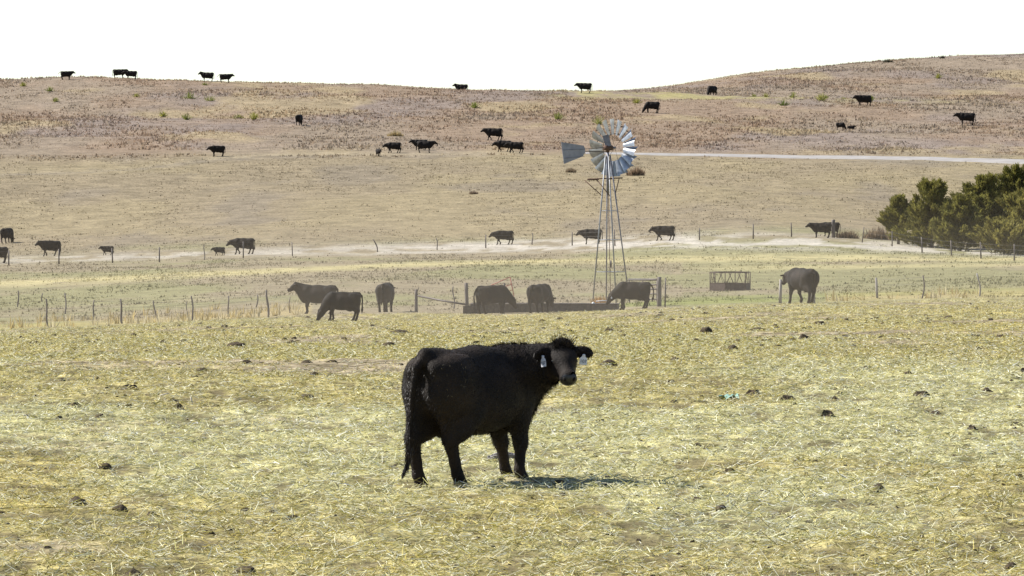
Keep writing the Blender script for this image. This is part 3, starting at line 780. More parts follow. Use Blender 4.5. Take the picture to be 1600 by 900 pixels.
    f.cone(hp(.06, 0, -.19), hp(.38, 0, -.145), .085, .055, .05)
    f.ell(hp(.0, 0, -.01), (.07, .085, .06), .05, (fw, s, u))
    for sg in (1, -1):
        f.cone(hp(.13, sg * .092, -.04), hp(.20, sg * .088, -.048), .038, .032, .03)           # brow over the eye
        f.cone(hp(.10, sg * .07, -.17), hp(.26, sg * .055, -.16), .07, .045, .05)             # cheek
        e0 = hp(.035, sg * .105, -.06); e1 = hp(.03, sg * .275, -.075) if not hero else hp(.10, sg * .268, -.045)
        ea = nrm(e1 - e0); eb = nrm(u * .55 + fw * -.2 - ea * (ea @ (u * .55 + fw * -.2))); ec = np.cross(ea, eb)
        f.cone(e0, e0 + ea * .06, .04, .035, .03)
        f.ell((e0 + e1) / 2 + ea * .02, (.108, .062, .026), .02, (ea, ec, eb) if not hero else (ea, eb, ec))
        if hero:
            f.ell((e0 + e1) / 2 + ea * .03 + fw * .035, (.07, .035, .024), -.02, (ea, eb, ec))
            f.ell(hp(.49, sg * .042, -.062), (.024, .016, .02), -.015, (fw, s, u))            # nostril
    if hero:
        f.cone(hp(.492, -.05, -.128), hp(.492, .05, -.128), .008, .008, -.012)                # mouth line
    return f, hp, (fw, s, u)

def cow_mesh(name, h, **pose):
    f, hp, ax = cow_field(h, **pose)
    V, Q = f.mesh()
    return mesh_np(name, V, Q, None, None, True), V, Q, hp, ax

def cow_copy(me, dz=0):
    return me

made = {}
for pose, x, y, head, sc, kind, label, group, has_tag in CATTLE:
    far = y > 560
    key = (pose, 'far' if far else ('near' if y < 300 else 'mid'))
    if key not in made:
        made[key] = cow_mesh('cow_' + pose, {'far': .034, 'mid': .034, 'near': .024}[key[1]], **POSE[pose])
    me, V_, Q_, hp, ax = made[key]
    o = link(kind, me, M['coat_far'], None, (x, y, zp(x, y) - .015))
    o.rotation_euler = (0, 0, R(head)); o.scale = (sc,) * 3
    if kind == 'calf': o.scale = (sc, sc * .9, sc * 1.08)
    tag(o, label, kind, group)
    if has_tag:
        for sg in (1,):
            side = 1 if pose == 'drink' else -1
            e = hp(.06, side * .20, -.13)
            mb = MB(); mb.box((0, 0, -.04), (.07, .012, .085)); mb.box((0, 0, .012), (.03, .012, .03))
            tg = mb.build('ear_tag', M['tagwhite'], o, tuple(e))
            tg.rotation_euler = (0, 0, R(180 - head + (15 if pose == 'drink' else -20)))
            tg['label'] = 'pale tag in the ear'

# ------------------------------------------------------------------ the near cow
TH = R(52)
HX, HY = HERO
ct, st_ = math.cos(-TH), math.sin(-TH)
def to_body(v):          # world direction -> body frame
    return (v[0] * ct - v[1] * st_, v[0] * st_ + v[1] * ct, v[2])
face = to_body((.15, -.80, -.58)); upb = to_body((.06, -.5, .86))
hero_tail = ([(-.80, 0, 1.28), (-.90, .01, 1.19), (-.93, .03, .98), (-.94, .05, .72), (-.935, .06, .50), (-.94, .07, .34), (-.942, .08, .27), (-.962, .10, .19)],
             [.052, .042, .030, .026, .034, .026, .015, .007])
hw_ = to_body((.865, .20, 0))
hero_pose = dict(poll=(hw_[0], hw_[1], 1.385), face=face, up=upb, legs=((.19, 0, .0), (.0, 0, .0), (-.12, 0, -.03), (.16, 0, .03)), tail=hero_tail, hero=True)
hme, HV, HQ, hp, (fw, sx, uu) = cow_mesh('cow_body', .0155, **hero_pose)
HY -= .7
hero = thing('cow', 'large shaggy black cow in the foreground with two white ear tags, looking at the viewer', 'cow', (HX, HY, zp(HX, HY) - .012), TH)
HS = 1.025
hero.scale = (HS,) * 3
body = link('body', hme, M['coat'], hero)

def surf_hair(V, Q, n, length, flow, wid, weight=None):
    P = V[Q]
    nr_ = np.cross(P[:, 2] - P[:, 0], P[:, 3] - P[:, 1]); ar = np.linalg.norm(nr_, axis=1) + 1e-12; nr_ /= ar[:, None]
    c = P.mean(1)
    wgt = ar if weight is None else ar * weight(c, nr_)
    k = rng.choice(len(Q), n, p=wgt / wgt.sum())
    a, b_ = rng.random(n)[:, None], rng.random(n)[:, None]
    p = (P[k, 0] * (1 - a) + P[k, 1] * a) * (1 - b_) + (P[k, 3] * (1 - a) + P[k, 2] * a) * b_
    nn = nr_[k]
    fl = flow(p); fl = fl - nn * (fl * nn).sum(1)[:, None]
    d = fl * .8 + nn * (.35 + .4 * rng.random(n))[:, None] + rng.normal(size=(n, 3)) * .22
    d /= np.linalg.norm(d, axis=1, keepdims=True)
    L = length(p, nn) * (.5 + rng.random(n))
    side = np.cross(d, nn); side /= np.linalg.norm(side, axis=1, keepdims=True) + 1e-9
    w_ = wid * (.6 + .8 * rng.random(n))[:, None]
    p0 = p - nn * .006
    mid = p0 + d * (L * .55)[:, None]
    tip = p0 + (d + fl * .25 + np.array((0, 0, -.12))) * L[:, None]
    V2 = np.stack([p0 - side * w_, p0 + side * w_, mid + side * w_ * .7, mid - side * w_ * .7, tip], 1).reshape(-1, 3)
    b0 = np.arange(n) * 5
    return V2, np.stack([b0, b0 + 1, b0 + 2, b0 + 3], 1), np.stack([b0 + 3, b0 + 2, b0 + 4], 1)

def h_flow(p):
    f = np.tile(np.array((-.75, 0, -.5)), (len(p), 1))
    return f / np.linalg.norm(f, axis=1, keepdims=True)
pw = hp(.0, 0, 0)
def h_len(p, nn):
    L = np.full(len(p), .020)
    L += .030 * sstep(.25, .5, p[:, 0]) * sstep(1.1, 1.3, p[:, 2])                 # crest and withers
    L += .022 * sstep(.55, .8, p[:, 0]) * (p[:, 2] < 1.1)                          # brisket and throat
    L += .004 * (nn[:, 2] < -.3) * (p[:, 2] > .4)                                  # belly
    L = np.where(p[:, 2] < .34, .010, L)
    L = np.where(np.linalg.norm(p - hp(0, 0, -.05), axis=1) < .34, np.minimum(L, .022), L)
    hd = np.linalg.norm(p - hp(.3, 0, -.08), axis=1) < .25
    return np.where(hd, .007, L)
V2, q2, t2 = surf_hair(HV, HQ, 52000, h_len, h_flow, .0030, lambda c, nn: 1 + 3.5 * (np.linalg.norm(c - hp(.25, 0, -.08), axis=1) < .33))
hair = link('hair_coat', mesh_np('hair_coat', V2, q2, t2, None, True), M['hair'], hero)
hair['kind'] = 'stuff'
# forelock: upright messy tuft on the poll
n = 420
c0 = np.array([hp(.03 + .09 * (random.random() - .4), (random.random() - .5) * .19, .0) for _ in range(n)])
dirs = np.array([uu * .5 + np.array((0, 0, 1)) * .6 + fw * .45 * random.random() + sx * (random.random() - .5) * 1.6 + np.array((random.gauss(0, .3), random.gauss(0, .3), random.gauss(0, .3))) for _ in range(n)])
dirs /= np.linalg.norm(dirs, axis=1, keepdims=True)
V2, q2, c_ = blades(c0, dirs, .03 + rng.gamma(3, .017, n), np.full(n, .0055), np.zeros((n, 3)), .12)
fo = link('forelock', mesh_np('forelock', V2, q2), M['hair'], hero); fo['kind'] = 'stuff'
# tail switch hair
n = 1500
tp = np.array(hero_tail[0][3:]); tk = rng.random(n) * (len(tp) - 1.001); ti = tk.astype(int)
c0 = tp[ti] + (tp[ti + 1] - tp[ti]) * (tk - ti)[:, None] + rng.normal(size=(n, 3)) * np.interp(tk, [0, 1, 2, 3, 4], [.010, .018, .014, .005, .002])[:, None]
dirs = (tp[ti + 1] - tp[ti]); dirs /= np.linalg.norm(dirs, axis=1, keepdims=True); dirs = dirs + rng.normal(size=(n, 3)) * .12
V2, q2, c_ = blades(c0, dirs, .03 + rng.random(n) * .09, np.full(n, .004), np.zeros((n, 3)))
ts = link('tail_switch', mesh_np('tail_switch', V2, q2), M['hair'], hero); ts['kind'] = 'stuff'
# eyes and muzzle
for sg in (1, -1):
    bm = bmesh.new(); bmesh.ops.create_uvsphere(bm, u_segments=16, v_segments=10, radius=.024)
    me = bpy.data.meshes.new('eye'); bm.to_mesh(me); bm.free()
    for p in me.polygons: p.use_smooth = True
    link('eye', me, M['eye'], hero, tuple(hp(.195, sg * .110, -.068)))
# muzzle pad: hairless skin over the nose
mb = []
for i in range(9):
    for j in range(9):
        a = (i - 4) / 4 * 1.25; b_ = (j - 4) / 4 * 1.05
        d = fw * math.cos(a) * math.cos(b_) + sx * math.sin(a) * math.cos(b_) * 1.0 + uu * math.sin(b_)
        mb.append(hp(.445, 0, -.085) + fw * (d @ fw) * .067 + sx * (d @ sx) * .0885 + uu * (d @ uu) * .0785)
me = me_mz = bpy.data.meshes.new('muzzle')
me.from_pydata([tuple(v) for v in mb], [], [(i * 9 + j, (i + 1) * 9 + j, (i + 1) * 9 + j + 1, i * 9 + j + 1) for i in range(8) for j in range(8)])
for p in me.polygons: p.use_smooth = True
# ear tags with the number 107
def text_mesh(body_, size):
    cu = bpy.data.curves.new('number', 'FONT'); cu.body = body_; cu.size = size; cu.align_x = 'CENTER'; cu.align_y = 'CENTER'
    cu.extrude = .0012
    o = bpy.data.objects.new('number', cu); COL.objects.link(o)
    dg = bpy.context.evaluated_depsgraph_get()
    me = bpy.data.meshes.new_from_object(o.evaluated_get(dg))
    bpy.data.objects.remove(o)
    return me
num = text_mesh('107', .046)
def ear_tag(pos, rz, tilt, w_=.084, h_=.094):
    prof = [(-.5, -1), (.5, -1), (.5, -.28), (.22, -.06), (.18, .16), (-.18, .16), (-.22, -.06), (-.5, -.28)]
    vs = [(a * w_, -.003, b_ * h_) for a, b_ in prof] + [(a * w_, .003, b_ * h_) for a, b_ in prof]
    k = len(prof)
    fs = [tuple(range(k)), tuple(range(k, 2 * k))[::-1]] + [(i, i + k, (i + 1) % k + k, (i + 1) % k) for i in range(k)]
    m = MB(); m.add(vs, fs)
    m.tube([(0, -.010, .008), (0, .010, .008)], .012, 10)
    t = m.build('ear_tag', M['tagwhite'], hero, tuple(pos))
    t.rotation_euler = (0, tilt, rz)
    no = link('tag_number', num, M['ink'], t, (0, -.0042, -.058 * h_ / .094))
    no.rotation_euler = (R(90), 0, 0)
    return t
t1 = ear_tag(hp(.125, .205, -.06), -TH + R(8), R(6), .076, .088)
t1['label'] = 'white ear tag numbered 107 hanging from the ear on the right'
t2_ = ear_tag(hp(.125, -.205, -.06), -TH - R(50), R(-8), .07, .094)
t2_['label'] = 'white ear tag seen edge-on hanging from the ear on the left'
# stray straw caught in the coat on the hip
n = 26
sel = np.where((HV[:, 0] < -.45) & (HV[:, 0] > -.85) & (HV[:, 1] < -.12) & (HV[:, 2] > .85) & (HV[:, 2] < 1.25))[0]
if len(sel):
    p = HV[rng.choice(sel, n)] + np.array((0, -.012, 0))
    d = rng.normal(size=(n, 3)) * np.array((.6, .1, .8)); d /= np.linalg.norm(d, axis=1, keepdims=True)
    V2, q2, cc = blades(p, d, .015 + rng.random(n) * .03, np.full(n, .0035), np.tile(C_(.26, .22, .15), (n, 1)))
    sf = link('straw_flecks', mesh_np('straw_flecks', V2, q2, None, cc), M['straw'], hero); sf['kind'] = 'stuff'
mo = link('muzzle', me_mz, M['muzzle'], hero)
for sg in (1, -1):
    bm = bmesh.new(); bmesh.ops.create_uvsphere(bm, u_segments=12, v_segments=8, radius=1)
    for v in bm.verts: v.co = Vector(hp(.492, sg * .046, -.058)) + Vector(fw) * v.co.x * .022 + Vector(sx) * (v.co.y * .016 + sg * v.co.z * .006) + Vector(uu) * v.co.z * .020
    me = bpy.data.meshes.new('nostril'); bm.to_mesh(me); bm.free()
    link('nostril', me, M['coat'], mo)

# ------------------------------------------------------------------ fences
def stake(parent, x, y, lean, h, r, mat, crook=0.0, ox=0, oy=0, oz=0, label=None, n=7):
    z = zp(x, y); m = MB(); pts = []; rs = []
    k = 6 if crook else 3
    ph = random.random() * 6
    for i in range(k):
        t = i / (k - 1)
        pts.append((x - ox + lean * t + crook * math.sin(t * 5 + ph) * .05 * (1 - .2 * t), y - oy + crook * .02 * math.cos(t * 4), z - oz - .12 + (h + .12) * t))
        rs.append(r * (1.1 - .25 * t) * (1 + (random.random() - .5) * .2 * bool(crook)))
    m.tube(pts, rs, n)
    o = m.build('post', mat, parent)
    if label: o['label'] = label
    return Vector((x + lean, y, z + h))

def fence(name, label, posts, mats, wires=3, crook=lambda i: 0, extra=None, labels=None):
    x0 = sum(p[0] for p in posts) / len(posts); y0 = sum(p[1] for p in posts) / len(posts); z0 = zp(x0, y0)
    t = thing(name, label, 'fence', (x0, y0, z0))
    tops = []
    for i, (x, y, lean, h, r) in enumerate(posts):
        mt = mats[i % len(mats)] if not callable(mats) else mats(i)
        stake(t, x, y, lean, h, max(r, .022), mt, crook(i), x0, y0, z0, (labels or {}).get(i))
        tops.append((x, y, lean, h, zp(x, y)))
    for k in range(wires):
        fr = .92 - k * .27
        m = MB(); pts = []
        for i, (x, y, lean, h, z) in enumerate(tops):
            pts.append((x + lean * fr - x0, y - y0 - .03, z + h * fr - z0))
            if i < len(tops) - 1:
                a, b = tops[i], tops[i + 1]
                pts.append(((a[0] + a[2] * fr + b[0] + b[2] * fr) / 2 - x0, (a[1] + b[1]) / 2 - y0 - .03, (a[4] + a[3] * fr + b[4] + b[3] * fr) / 2 - z0 - .04))
        m.tube(pts, .0045, 3, False, False)
        m.build('wire', M['wire'], t)
    return t

def more_left(posts, dx, n):            # carry a fence on beyond the picture
    p = list(posts); a = p[0]
    return [(a[0] - dx * (n - i), a[1], 0.02, a[3], a[4]) for i in range(n)] + p
def more_right(posts, dx, n, dy=0):
    a = posts[-1]
    return list(posts) + [(a[0] + dx * (i + 1), a[1] + dy * (i + 1), -.03, a[3], a[4]) for i in range(n)]

fence('wire_fence', 'line of four dark leaning stakes with wire along the left edge of the straw field', more_left(FA, 2.9, 2), [M['wood']], 3, lambda i: 1.0)
fence('wire_fence', 'second row of thin stakes standing behind the leaning front stakes at the left', FB, [M['wood'], M['steel_post']], 2, lambda i: .8)
fence('wire_fence', 'long far fence of thin steel posts along the pale dry strip', more_left(FC, 3.9, 2), lambda i: M['wood'] if i in (5, 8, 9) else M['steel_post'], 3,
      lambda i: 1.6 if i in (5, 8, 9, 11) else 0, None, {5: 'crooked wooden stake', 8: 'leaning wooden stake'})
fence('wire_fence', 'wire fence of thin posts running down in front of the cedars', more_right(FD, 1.0, 3, -9), [M['steel_post'], M['wood']], 3, lambda i: 0)
fence('wire_fence', 'three spaced stakes with wire at the right edge of the straw field', more_right(FE, 2.6, 2), [M['wood_pale'], M['wood']], 2, lambda i: 1.2 if i else 0)
fence('wire_fence', 'thin stake and two pale posts joined by wire between gate and large walking cow', FF, lambda i: [M['steel_post'], M['wood_pale'], M['wood_pale']][i], 1, lambda i: 0)

def lone_post(name, label, p, mat, cat='post', crook=0, n=9, group=None):
    x, y, lean, h, r = p; z = zp(x, y)
    m = MB(); k = 7; pts = []; rs = []
    for i in range(k):
        t = i / (k - 1)
        pts.append((lean * t + crook * .06 * math.sin(t * 5.2), 0, -.15 + (h + .15) * t)); rs.append(r * (1.06 - .1 * t + .05 * (random.random() - .5)))
    m.tube(pts, rs, n)
    return tag(m.build(name, mat, None, (x, y, z)), label, cat)

lone_post('corner_post', 'thick grey corner post of the far fence, hiding the rump of a cow', CORNER, M['wood'])
lone_post('gate_post', 'thick square-looking post at the right end of the pipe gate', GATEPOST, M['wood'], n=8)
lone_post('bent_stake', 'thin bent stake standing between the two corral posts', STAKE, M['wood'], 'stake', 1.3, 6)
lone_post('gate_post', 'short dark post behind the tilted red gate', REDPOST, M['wood'], n=7)

# corral end: two weathered posts and the sloping rail between them
(ax_, ay, al, ah, ar), (bx, by, bl, bh, br) = CORRAL
t = thing('corral_fence', 'two weathered corral posts joined by one sloping dark rail, left of the trough', 'fence', (ax_, ay, zp(ax_, ay)))
oz = zp(ax_, ay)
for (x, y, lean, h, r) in CORRAL:
    m = MB(); z = zp(x, y) - oz
    m.tube([(x - ax_ + lean * f, y - ay, z - .2 + (h + .2) * f) for f in (0, .3, .55, .8, 1)], [r * f for f in (1.12, 1.02, .95, .97, .9)], 9)
    m.build('post', M['wood'], t)
m = MB(); zb = zp(bx, by) - oz
m.tube([(.07, -.06, .78), ((bx - ax_) * .5, (by - ay) / 2 - .06, .58), (bx - ax_ - .08, by - ay - .08, zb + .34)], [.045, .045, .045], 7)
m.build('rail', M['steel_post'], t)
m = MB(); m.tube([(.04, -.02, .95), (.12, -.03, 1.12), (.10, -.03, 1.2)], [.02, .015, .008], 5); m.build('wire_end', M['steel_post'], t)
m = MB(); m.tube([(.2, -.02, .74), (1.0, -.1, .03)], .006, 4); m.build('wire', M['wire'], t)

# pipe gate at the right end of the trough, behind the drinking cow
gx, gy = GATE_L; px_, py_ = GATEPOST[0], GATEPOST[1]
gy = min(gy, py_ + 7)
t = thing('pipe_gate', 'grey steel pipe gate of five rails behind the cow drinking below the windmill', 'gate', (gx, gy, zp(gx, gy)))
oz = zp(gx, gy); dx, dy = px_ - gx - .1, py_ - gy; ze = zp(px_, py_) - oz
for k, f in enumerate((.30, .55, .76, .97, 1.20)):
    m = MB(); m.tube([(0, 0, f + .02), (dx, dy, ze + f + .02)], .036 if k < 4 else .05, 7); m.build('rail', M['steel_post'], t)
for f in (0, .5, 1):
    m = MB(); m.tube([(dx * f, dy * f + .03, ze * f + .22), (dx * f, dy * f + .03, ze * f + 1.26)], .03, 6); m.build('upright', M['steel_post'], t)

# red gate leaning at an angle behind the left trough cow
(rx0, ry0), (rx1, ry1) = RED
rz0 = zp(rx0, ry0)
t = thing('red_gate', 'red pipe gate tilted up at one end behind the cow bent over the trough', 'gate', (rx0, ry0, rz0))
tl, tr = (.05, 0, .86), (1.0, 0, 1.28); bl_, br_ = (.12, 0, .02), (1.2, 0, .32)
for f in (0, .33, .62, 1.0):
    a = Vector(bl_).lerp(Vector(tl), f); b = Vector(br_).lerp(Vector(tr), f)
    m = MB(); m.tube([a, b], .022, 6); m.build('rail', M['redpaint'], t)
for a, b in ((bl_, tl), (br_, tr)):
    m = MB(); m.tube([a, b], .024, 6); m.build('upright', M['redpaint'], t)

# ------------------------------------------------------------------ water trough and things around it
(tx0, ty0), (tx1, ty1) = TROUGH
tx1 += .05
tz = min(zp(tx0, ty0), zp(tx1, ty1)) - .03
ang = math.atan2(ty1 - ty0, tx1 - tx0); ln = math.hypot(tx1 - tx0, ty1 - ty0)
t = thing('water_trough', 'long low dark steel water trough at which three cows drink', 'trough', (tx0, ty0, tz), ang)
slope = (zp(tx1, ty1) - zp(tx0, ty0)) * .5
TW, TT = 1.1, .47
for (name, cx, cy, sx_, sy_) in (('side_panel', ln / 2, 0, ln, .04), ('side_panel', ln / 2, TW, ln, .04), ('end_panel', .02, TW / 2, .04, TW - .045), ('end_panel', ln - .02, TW / 2, .04, TW - .045)):
    m = MB(); m.box((cx, cy, TT / 2), (sx_, sy_, TT)); m.build(name, M['tank'], t)
m = MB()
m.tube([(-.02, -.02, TT), (ln + .02, -.02, TT), (ln + .02, TW + .02, TT), (-.02, TW + .02, TT), (-.02, -.02, TT)], .028, 6); m.build('rim', M['tank'], t)
for k in range(1, 6):
    m = MB(); m.box((ln * k / 6, -.035, TT / 2 - .02), (.06, .03, TT - .05)); m.build('stiffener', M['tank'], t)
wm, wt, wp = mat_base('water', .08, .5); wp.inputs['Base Color'].default_value = (.02, .025, .025, 1)
m = MB(); m.box((ln / 2, TW / 2, TT - .14), (ln - .09, TW - .05, .02)); m.build('water', wm, t)
m = MB()
for a in range(12):
    pass
bm = bmesh.new(); bmesh.ops.create_uvsphere(bm, u_segments=14, v_segments=8, radius=.07)
me = bpy.data.meshes.new('float_ball'); bm.to_mesh(me); bm.free()
for p in me.polygons: p.use_smooth = True
tag(link('float_ball', me, M['white'], None, (TROUGH[1][0] - 1.0, TROUGH[1][1] + .4, tz + TT + .03)), 'small white float ball at the rim of the trough, left of the drinking cow', 'float')
m = MB(); m.tube([(0, 0, 0), (.34, .05, .03), (.62, .1, .02)], .022, 7); m.tube([(.62, .1, .03), (.62, .1, -.35)], .02, 6)
tag(m.build('water_pipe', M['white'], None, (TROUGH[1][0] - .86, TROUGH[1][1] + 1.3, tz + TT + .1)), 'short pale pipe over the back of the trough beside the drinking cow', 'pipe')
tbx, tby = TUB
t = thing('feed_tub', 'dark box-shaped tub at the foot of the leaning corral post', 'tub', (tbx + .02, tby - 1.2, zp(tbx, tby - 1.2)))
for (cx, cy, sx_, sy_) in ((0, -.25, .46, .04), (0, .25, .46, .04), (-.21, 0, .04, .46), (.21, 0, .04, .46)):
    m = MB(); m.box((cx, cy, .16), (sx_, sy_, .36)); m.build('side_panel', M['tank'], t)
m = MB(); m.box((0, 0, .08), (.38, .46, .1)); m.build('feed', M['dung'], t)
rx_, ry_ = RUST
n = 16
x = rx_ + rng.normal(size=n) * .20 ; y = ry_ - 5 + rng.normal(size=n) * .3
o = tufts('dry_weed', None, x, y, .35 + .25 * rng.random(n), np.full(n, .1), 12, np.tile(C_(.42, .25, .10), (n, 1)), .5)
del o['kind']; tag(o, 'rust-coloured clump of dry weeds behind the trough at the windmill leg', 'weed')

# ------------------------------------------------------------------ ring feeder
fx, fy = FEEDER
t = thing('ring_feeder', 'six-sided rusty steel hay feeder with slanted bars standing empty in the meadow', 'feeder', (fx, fy, zp(fx, fy)), R(14))
n6 = 6; fr_ = 1.12; hb, ht = .40, .98
cor = [Vector((fr_ * math.cos(2 * math.pi * k / n6), fr_ * math.sin(2 * math.pi * k / n6), 0)) for k in range(n6)]
for k in range(n6):
    a, b = cor[k], cor[(k + 1) % n6]; md_ = (a + b) / 2; dv = b - a
    rot = Matrix.Rotation(math.atan2(dv.y, dv.x), 3, 'Z')
    m = MB(); m.box((md_.x, md_.y, hb / 2), (dv.length - .03, .02, hb), rot); m.build('skirt_panel', M['feeder'], t)
    m = MB(); m.tube([a + Vector((0, 0, ht)), b + Vector((0, 0, ht))], .024, 6); m.build('top_rail', M['feeder'], t)
    m = MB(); m.tube([a, a + Vector((0, 0, ht))], .024, 6); m.build('corner_tube', M['feeder'], t)
    for (f0, f1) in ((.08, .32), (.42, .18), (.52, .76), (.88, .62)):
        m = MB(); m.tube([a.lerp(b, f0) + Vector((0, 0, hb - .02)), a.lerp(b, f1) + Vector((0, 0, ht))], .012, 5); m.build('bar', M['feeder'], t)

# ------------------------------------------------------------------ windmill
mx, my = MILL
mz = zp(mx, my)
t = thing('windmill', 'galvanised water-pumping windmill with a many-bladed wheel on a lattice tower', 'windmill', (mx, my, mz))
HUB = (474 - 234) / 8889 * my + .12
WR = 45.0 / 8889 * my
PLAT = HUB - 49 / 8889 * my
Rb, Rt = .93, .10
ph = R(14)
tx_off = -.20
def leg_at(k, z):
    f = z / (HUB - .25)
    r = Rb + (Rt - Rb) * f; a = ph + k * math.pi / 2 + math.pi / 4 * 0
    return Vector((tx_off * f * .85 + r * math.cos(a), r * math.sin(a), z))
for k in range(4):
    m = MB(); m.tube([leg_at(k, -.1), leg_at(k, HUB * .5), leg_at(k, HUB - .35)], .034, 6)
    m.build('leg', M['tower'] if k in (2, 3) else M['galv_dull'], t)
for z in (1.55, 3.1, 4.5):
    for k in range(4):
        a, b = leg_at(k, z), leg_at((k + 1) % 4, z)
        m = MB(); m.tube([a, b], .018, 5); m.build('girt', M['tower'], t)
for z0, z1 in ((3.1, 4.5),):
    for k in (0, 2):
        m = MB(); m.tube([leg_at(k, z0), leg_at((k + 1) % 4, z1)], .007, 4); m.build('brace', M['tower'], t)
tc_ = Vector((tx_off * .85, 0, 0))
m = MB(); m.tube([tc_ + Vector((0, 0, HUB - 2.3)), tc_ + Vector((0, 0, HUB - .12))], .062, 10); m.build('mast_pipe', M['galv_dull'], t)
m = MB(); m.tube([Vector((tx_off * .2 + .02, 0, -.1)), tc_ + Vector((.02, 0, HUB - 2.2))], .017, 6); m.build('pump_rod', M['rust'], t)
m = MB(); m.tube([Vector((tx_off * .25 + .03, 0, 1.75)), Vector((tx_off * .3 + .03, 0, 2.1))], .05, 8); m.build('pump_cylinder', M['steel_post'], t)
# platform with arms and slanting struts
pz = PLAT
for a0, a1, zz in ((Vector((-.98, .1, 0)), Vector((.72, .1, .06)), 0), (Vector((-.98, -.32, 0)), Vector((-.45, .5, 0)), -.02), (Vector((.05, -.55, 0)), Vector((.25, .55, 0)), .02)):
    m = MB(); d = a1 - a0
    m.tube([tc_ + a0 + Vector((0, 0, pz + zz)), tc_ + a1 + Vector((0, 0, pz + zz))], .032, 6); m.build('platform_beam', M['rust'], t)
for p0, k, dz in ((Vector((-1.12, 0, -.05)), 2, -.80), (Vector((-.55, .1, 0)), 3, -.85), (Vector((.55, .1, .03)), 0, -.72)):
    m = MB(); m.tube([tc_ + p0 + Vector((0, 0, pz)), leg_at(k, pz + dz)], .024, 5); m.build('platform_strut', M['rust'], t)
hub = tc_ + Vector((0, 0, HUB))
WA = Vector((math.sin(R(39)), math.cos(R(39)), 0))            # wheel axis, facing away to the right
wc = hub + WA * .42 + Vector((.02, 0, 0))
sideV = WA.cross(Vector((0, 0, 1))).normalized() * -1
upV = Vector((0, 0, 1))
m = MB(); m.tube([hub + Vector((0, 0, -.22)), hub + Vector((0, 0, .02))], [.07, .13], 9); m.tube([hub - WA * .2, hub + WA * .30], [.12, .13], 9)
m.tube([hub + Vector((.06, 0, 0)), hub + Vector((-.16, 0, .05))], .10, 8); m.build('gearbox', M['rust'], t)
m = MB(); m.box(hub + Vector((-.04, -.02, .34)), (.30, .16, .56), Matrix.Rotation(R(-16), 3, 'Y')); m.build('gear_hood', M['galv_dull'], t)
whl = MB()
whl.tube([hub + WA * .2, wc + WA * .12], .055, 8)
wheel = whl.build('wheel', M['galv_dull'], t)
NB = 18; ri = WR * .46
blade_me = None
def wpt(r, a, ax):
    return wc + (sideV * math.cos(a) + upV * math.sin(a)) * r + WA * ax
for k in range(NB):
    a0 = 2 * math.pi * (k + .35) / NB
    rad_ = sideV * math.cos(a0) + upV * math.sin(a0); tan_ = -sideV * math.sin(a0) + upV * math.cos(a0)
    vs = []; nu, nv = 5, 4
    for i in range(nv):
        f = i / (nv - 1); r = ri + (WR - ri) * f; hw_ = (math.pi / NB) * r * 1.16
        for j in range(nu):
            g = j / (nu - 1) * 2 - 1
            pit = R(-33)
            cx = hw_ * g
            bow = (.055 + .05 * f) * (1 - g * g)
            vs.append(wc + rad_ * r + tan_ * (cx * math.cos(pit) + bow * math.sin(pit)) + WA * (cx * math.sin(pit) - bow * math.cos(pit)))
    b = [v - WA * .006 for v in vs]; nn_ = len(vs)
    fs = []
    for i in range(nv - 1):
        for j in range(nu - 1):
            q = (i * nu + j, i * nu + j + 1, (i + 1) * nu + j + 1, (i + 1) * nu + j)
            fs.append(q); fs.append(tuple(nn_ + x_ for x_ in q[::-1]))
    m = MB(); m.add(vs + b, fs, True); m.build('blade', M['galv'], wheel)
for rr_, ax_o, rad2 in ((WR * .80, .10, .017), (WR * .50, .07, .014)):
    m = MB(); m.tube([wpt(rr_, 2 * math.pi * i / 48, ax_o) for i in range(49)], rad2, 5, False); m.build('rim_hoop', M['steel_post'], wheel)
for k in range(6):
    a = 2 * math.pi * (k + .2) / 6
    m = MB(); m.tube([wc + WA * .1, wpt(WR * .80, a, .10)], .011, 4); m.build('spoke', M['steel_post'], wheel)
# tail: boom and trapezoid vane swung out to the left
TD = Vector((-.83, -.56, 0)).normalized(); kx = 1 / 8889 * my / .83
b1, b2 = 36 * kx, 72 * kx
m = MB(); m.tube([hub + Vector((0, 0, -.2)), hub + TD * b1 + Vector((0, 0, -.16))], .025, 6); m.tube([hub + Vector((0, 0, .02)), hub + TD * b1 + Vector((0, 0, -.05))], .015, 5); m.build('tail_boom', M['steel_post'], t)
s_ = my / 8889
out = [(38, 3.5), (73.5, 9), (69, -25), (40, -13.5), (36, -8), (36, -2)]
nrm_ = TD.cross(upV).normalized()
vs = [hub + TD * (a * kx) + Vector((0, 0, b_ * s_)) - nrm_ * .008 for a, b_ in out] + [hub + TD * (a * kx) + Vector((0, 0, b_ * s_)) + nrm_ * .008 for a, b_ in out]
k = len(out)
m = MB(); m.add(vs, [tuple(range(k)), tuple(range(k, 2 * k))[::-1]] + [(i, i + k, (i + 1) % k + k, (i + 1) % k) for i in range(k)])
vane = m.build('tail_vane', M['vane'], t)
for za in (-2, -13):
    m = MB(); m.tube([hub + TD * (37 * kx) + Vector((0, 0, za * s_)) + nrm_ * .02 * -1, hub + TD * (70.5 * kx) + Vector((0, 0, (za * 1.2 - 1) * s_)) - nrm_ * .02], .014, 5); m.build('vane_rib', M['galv_dull'], vane)

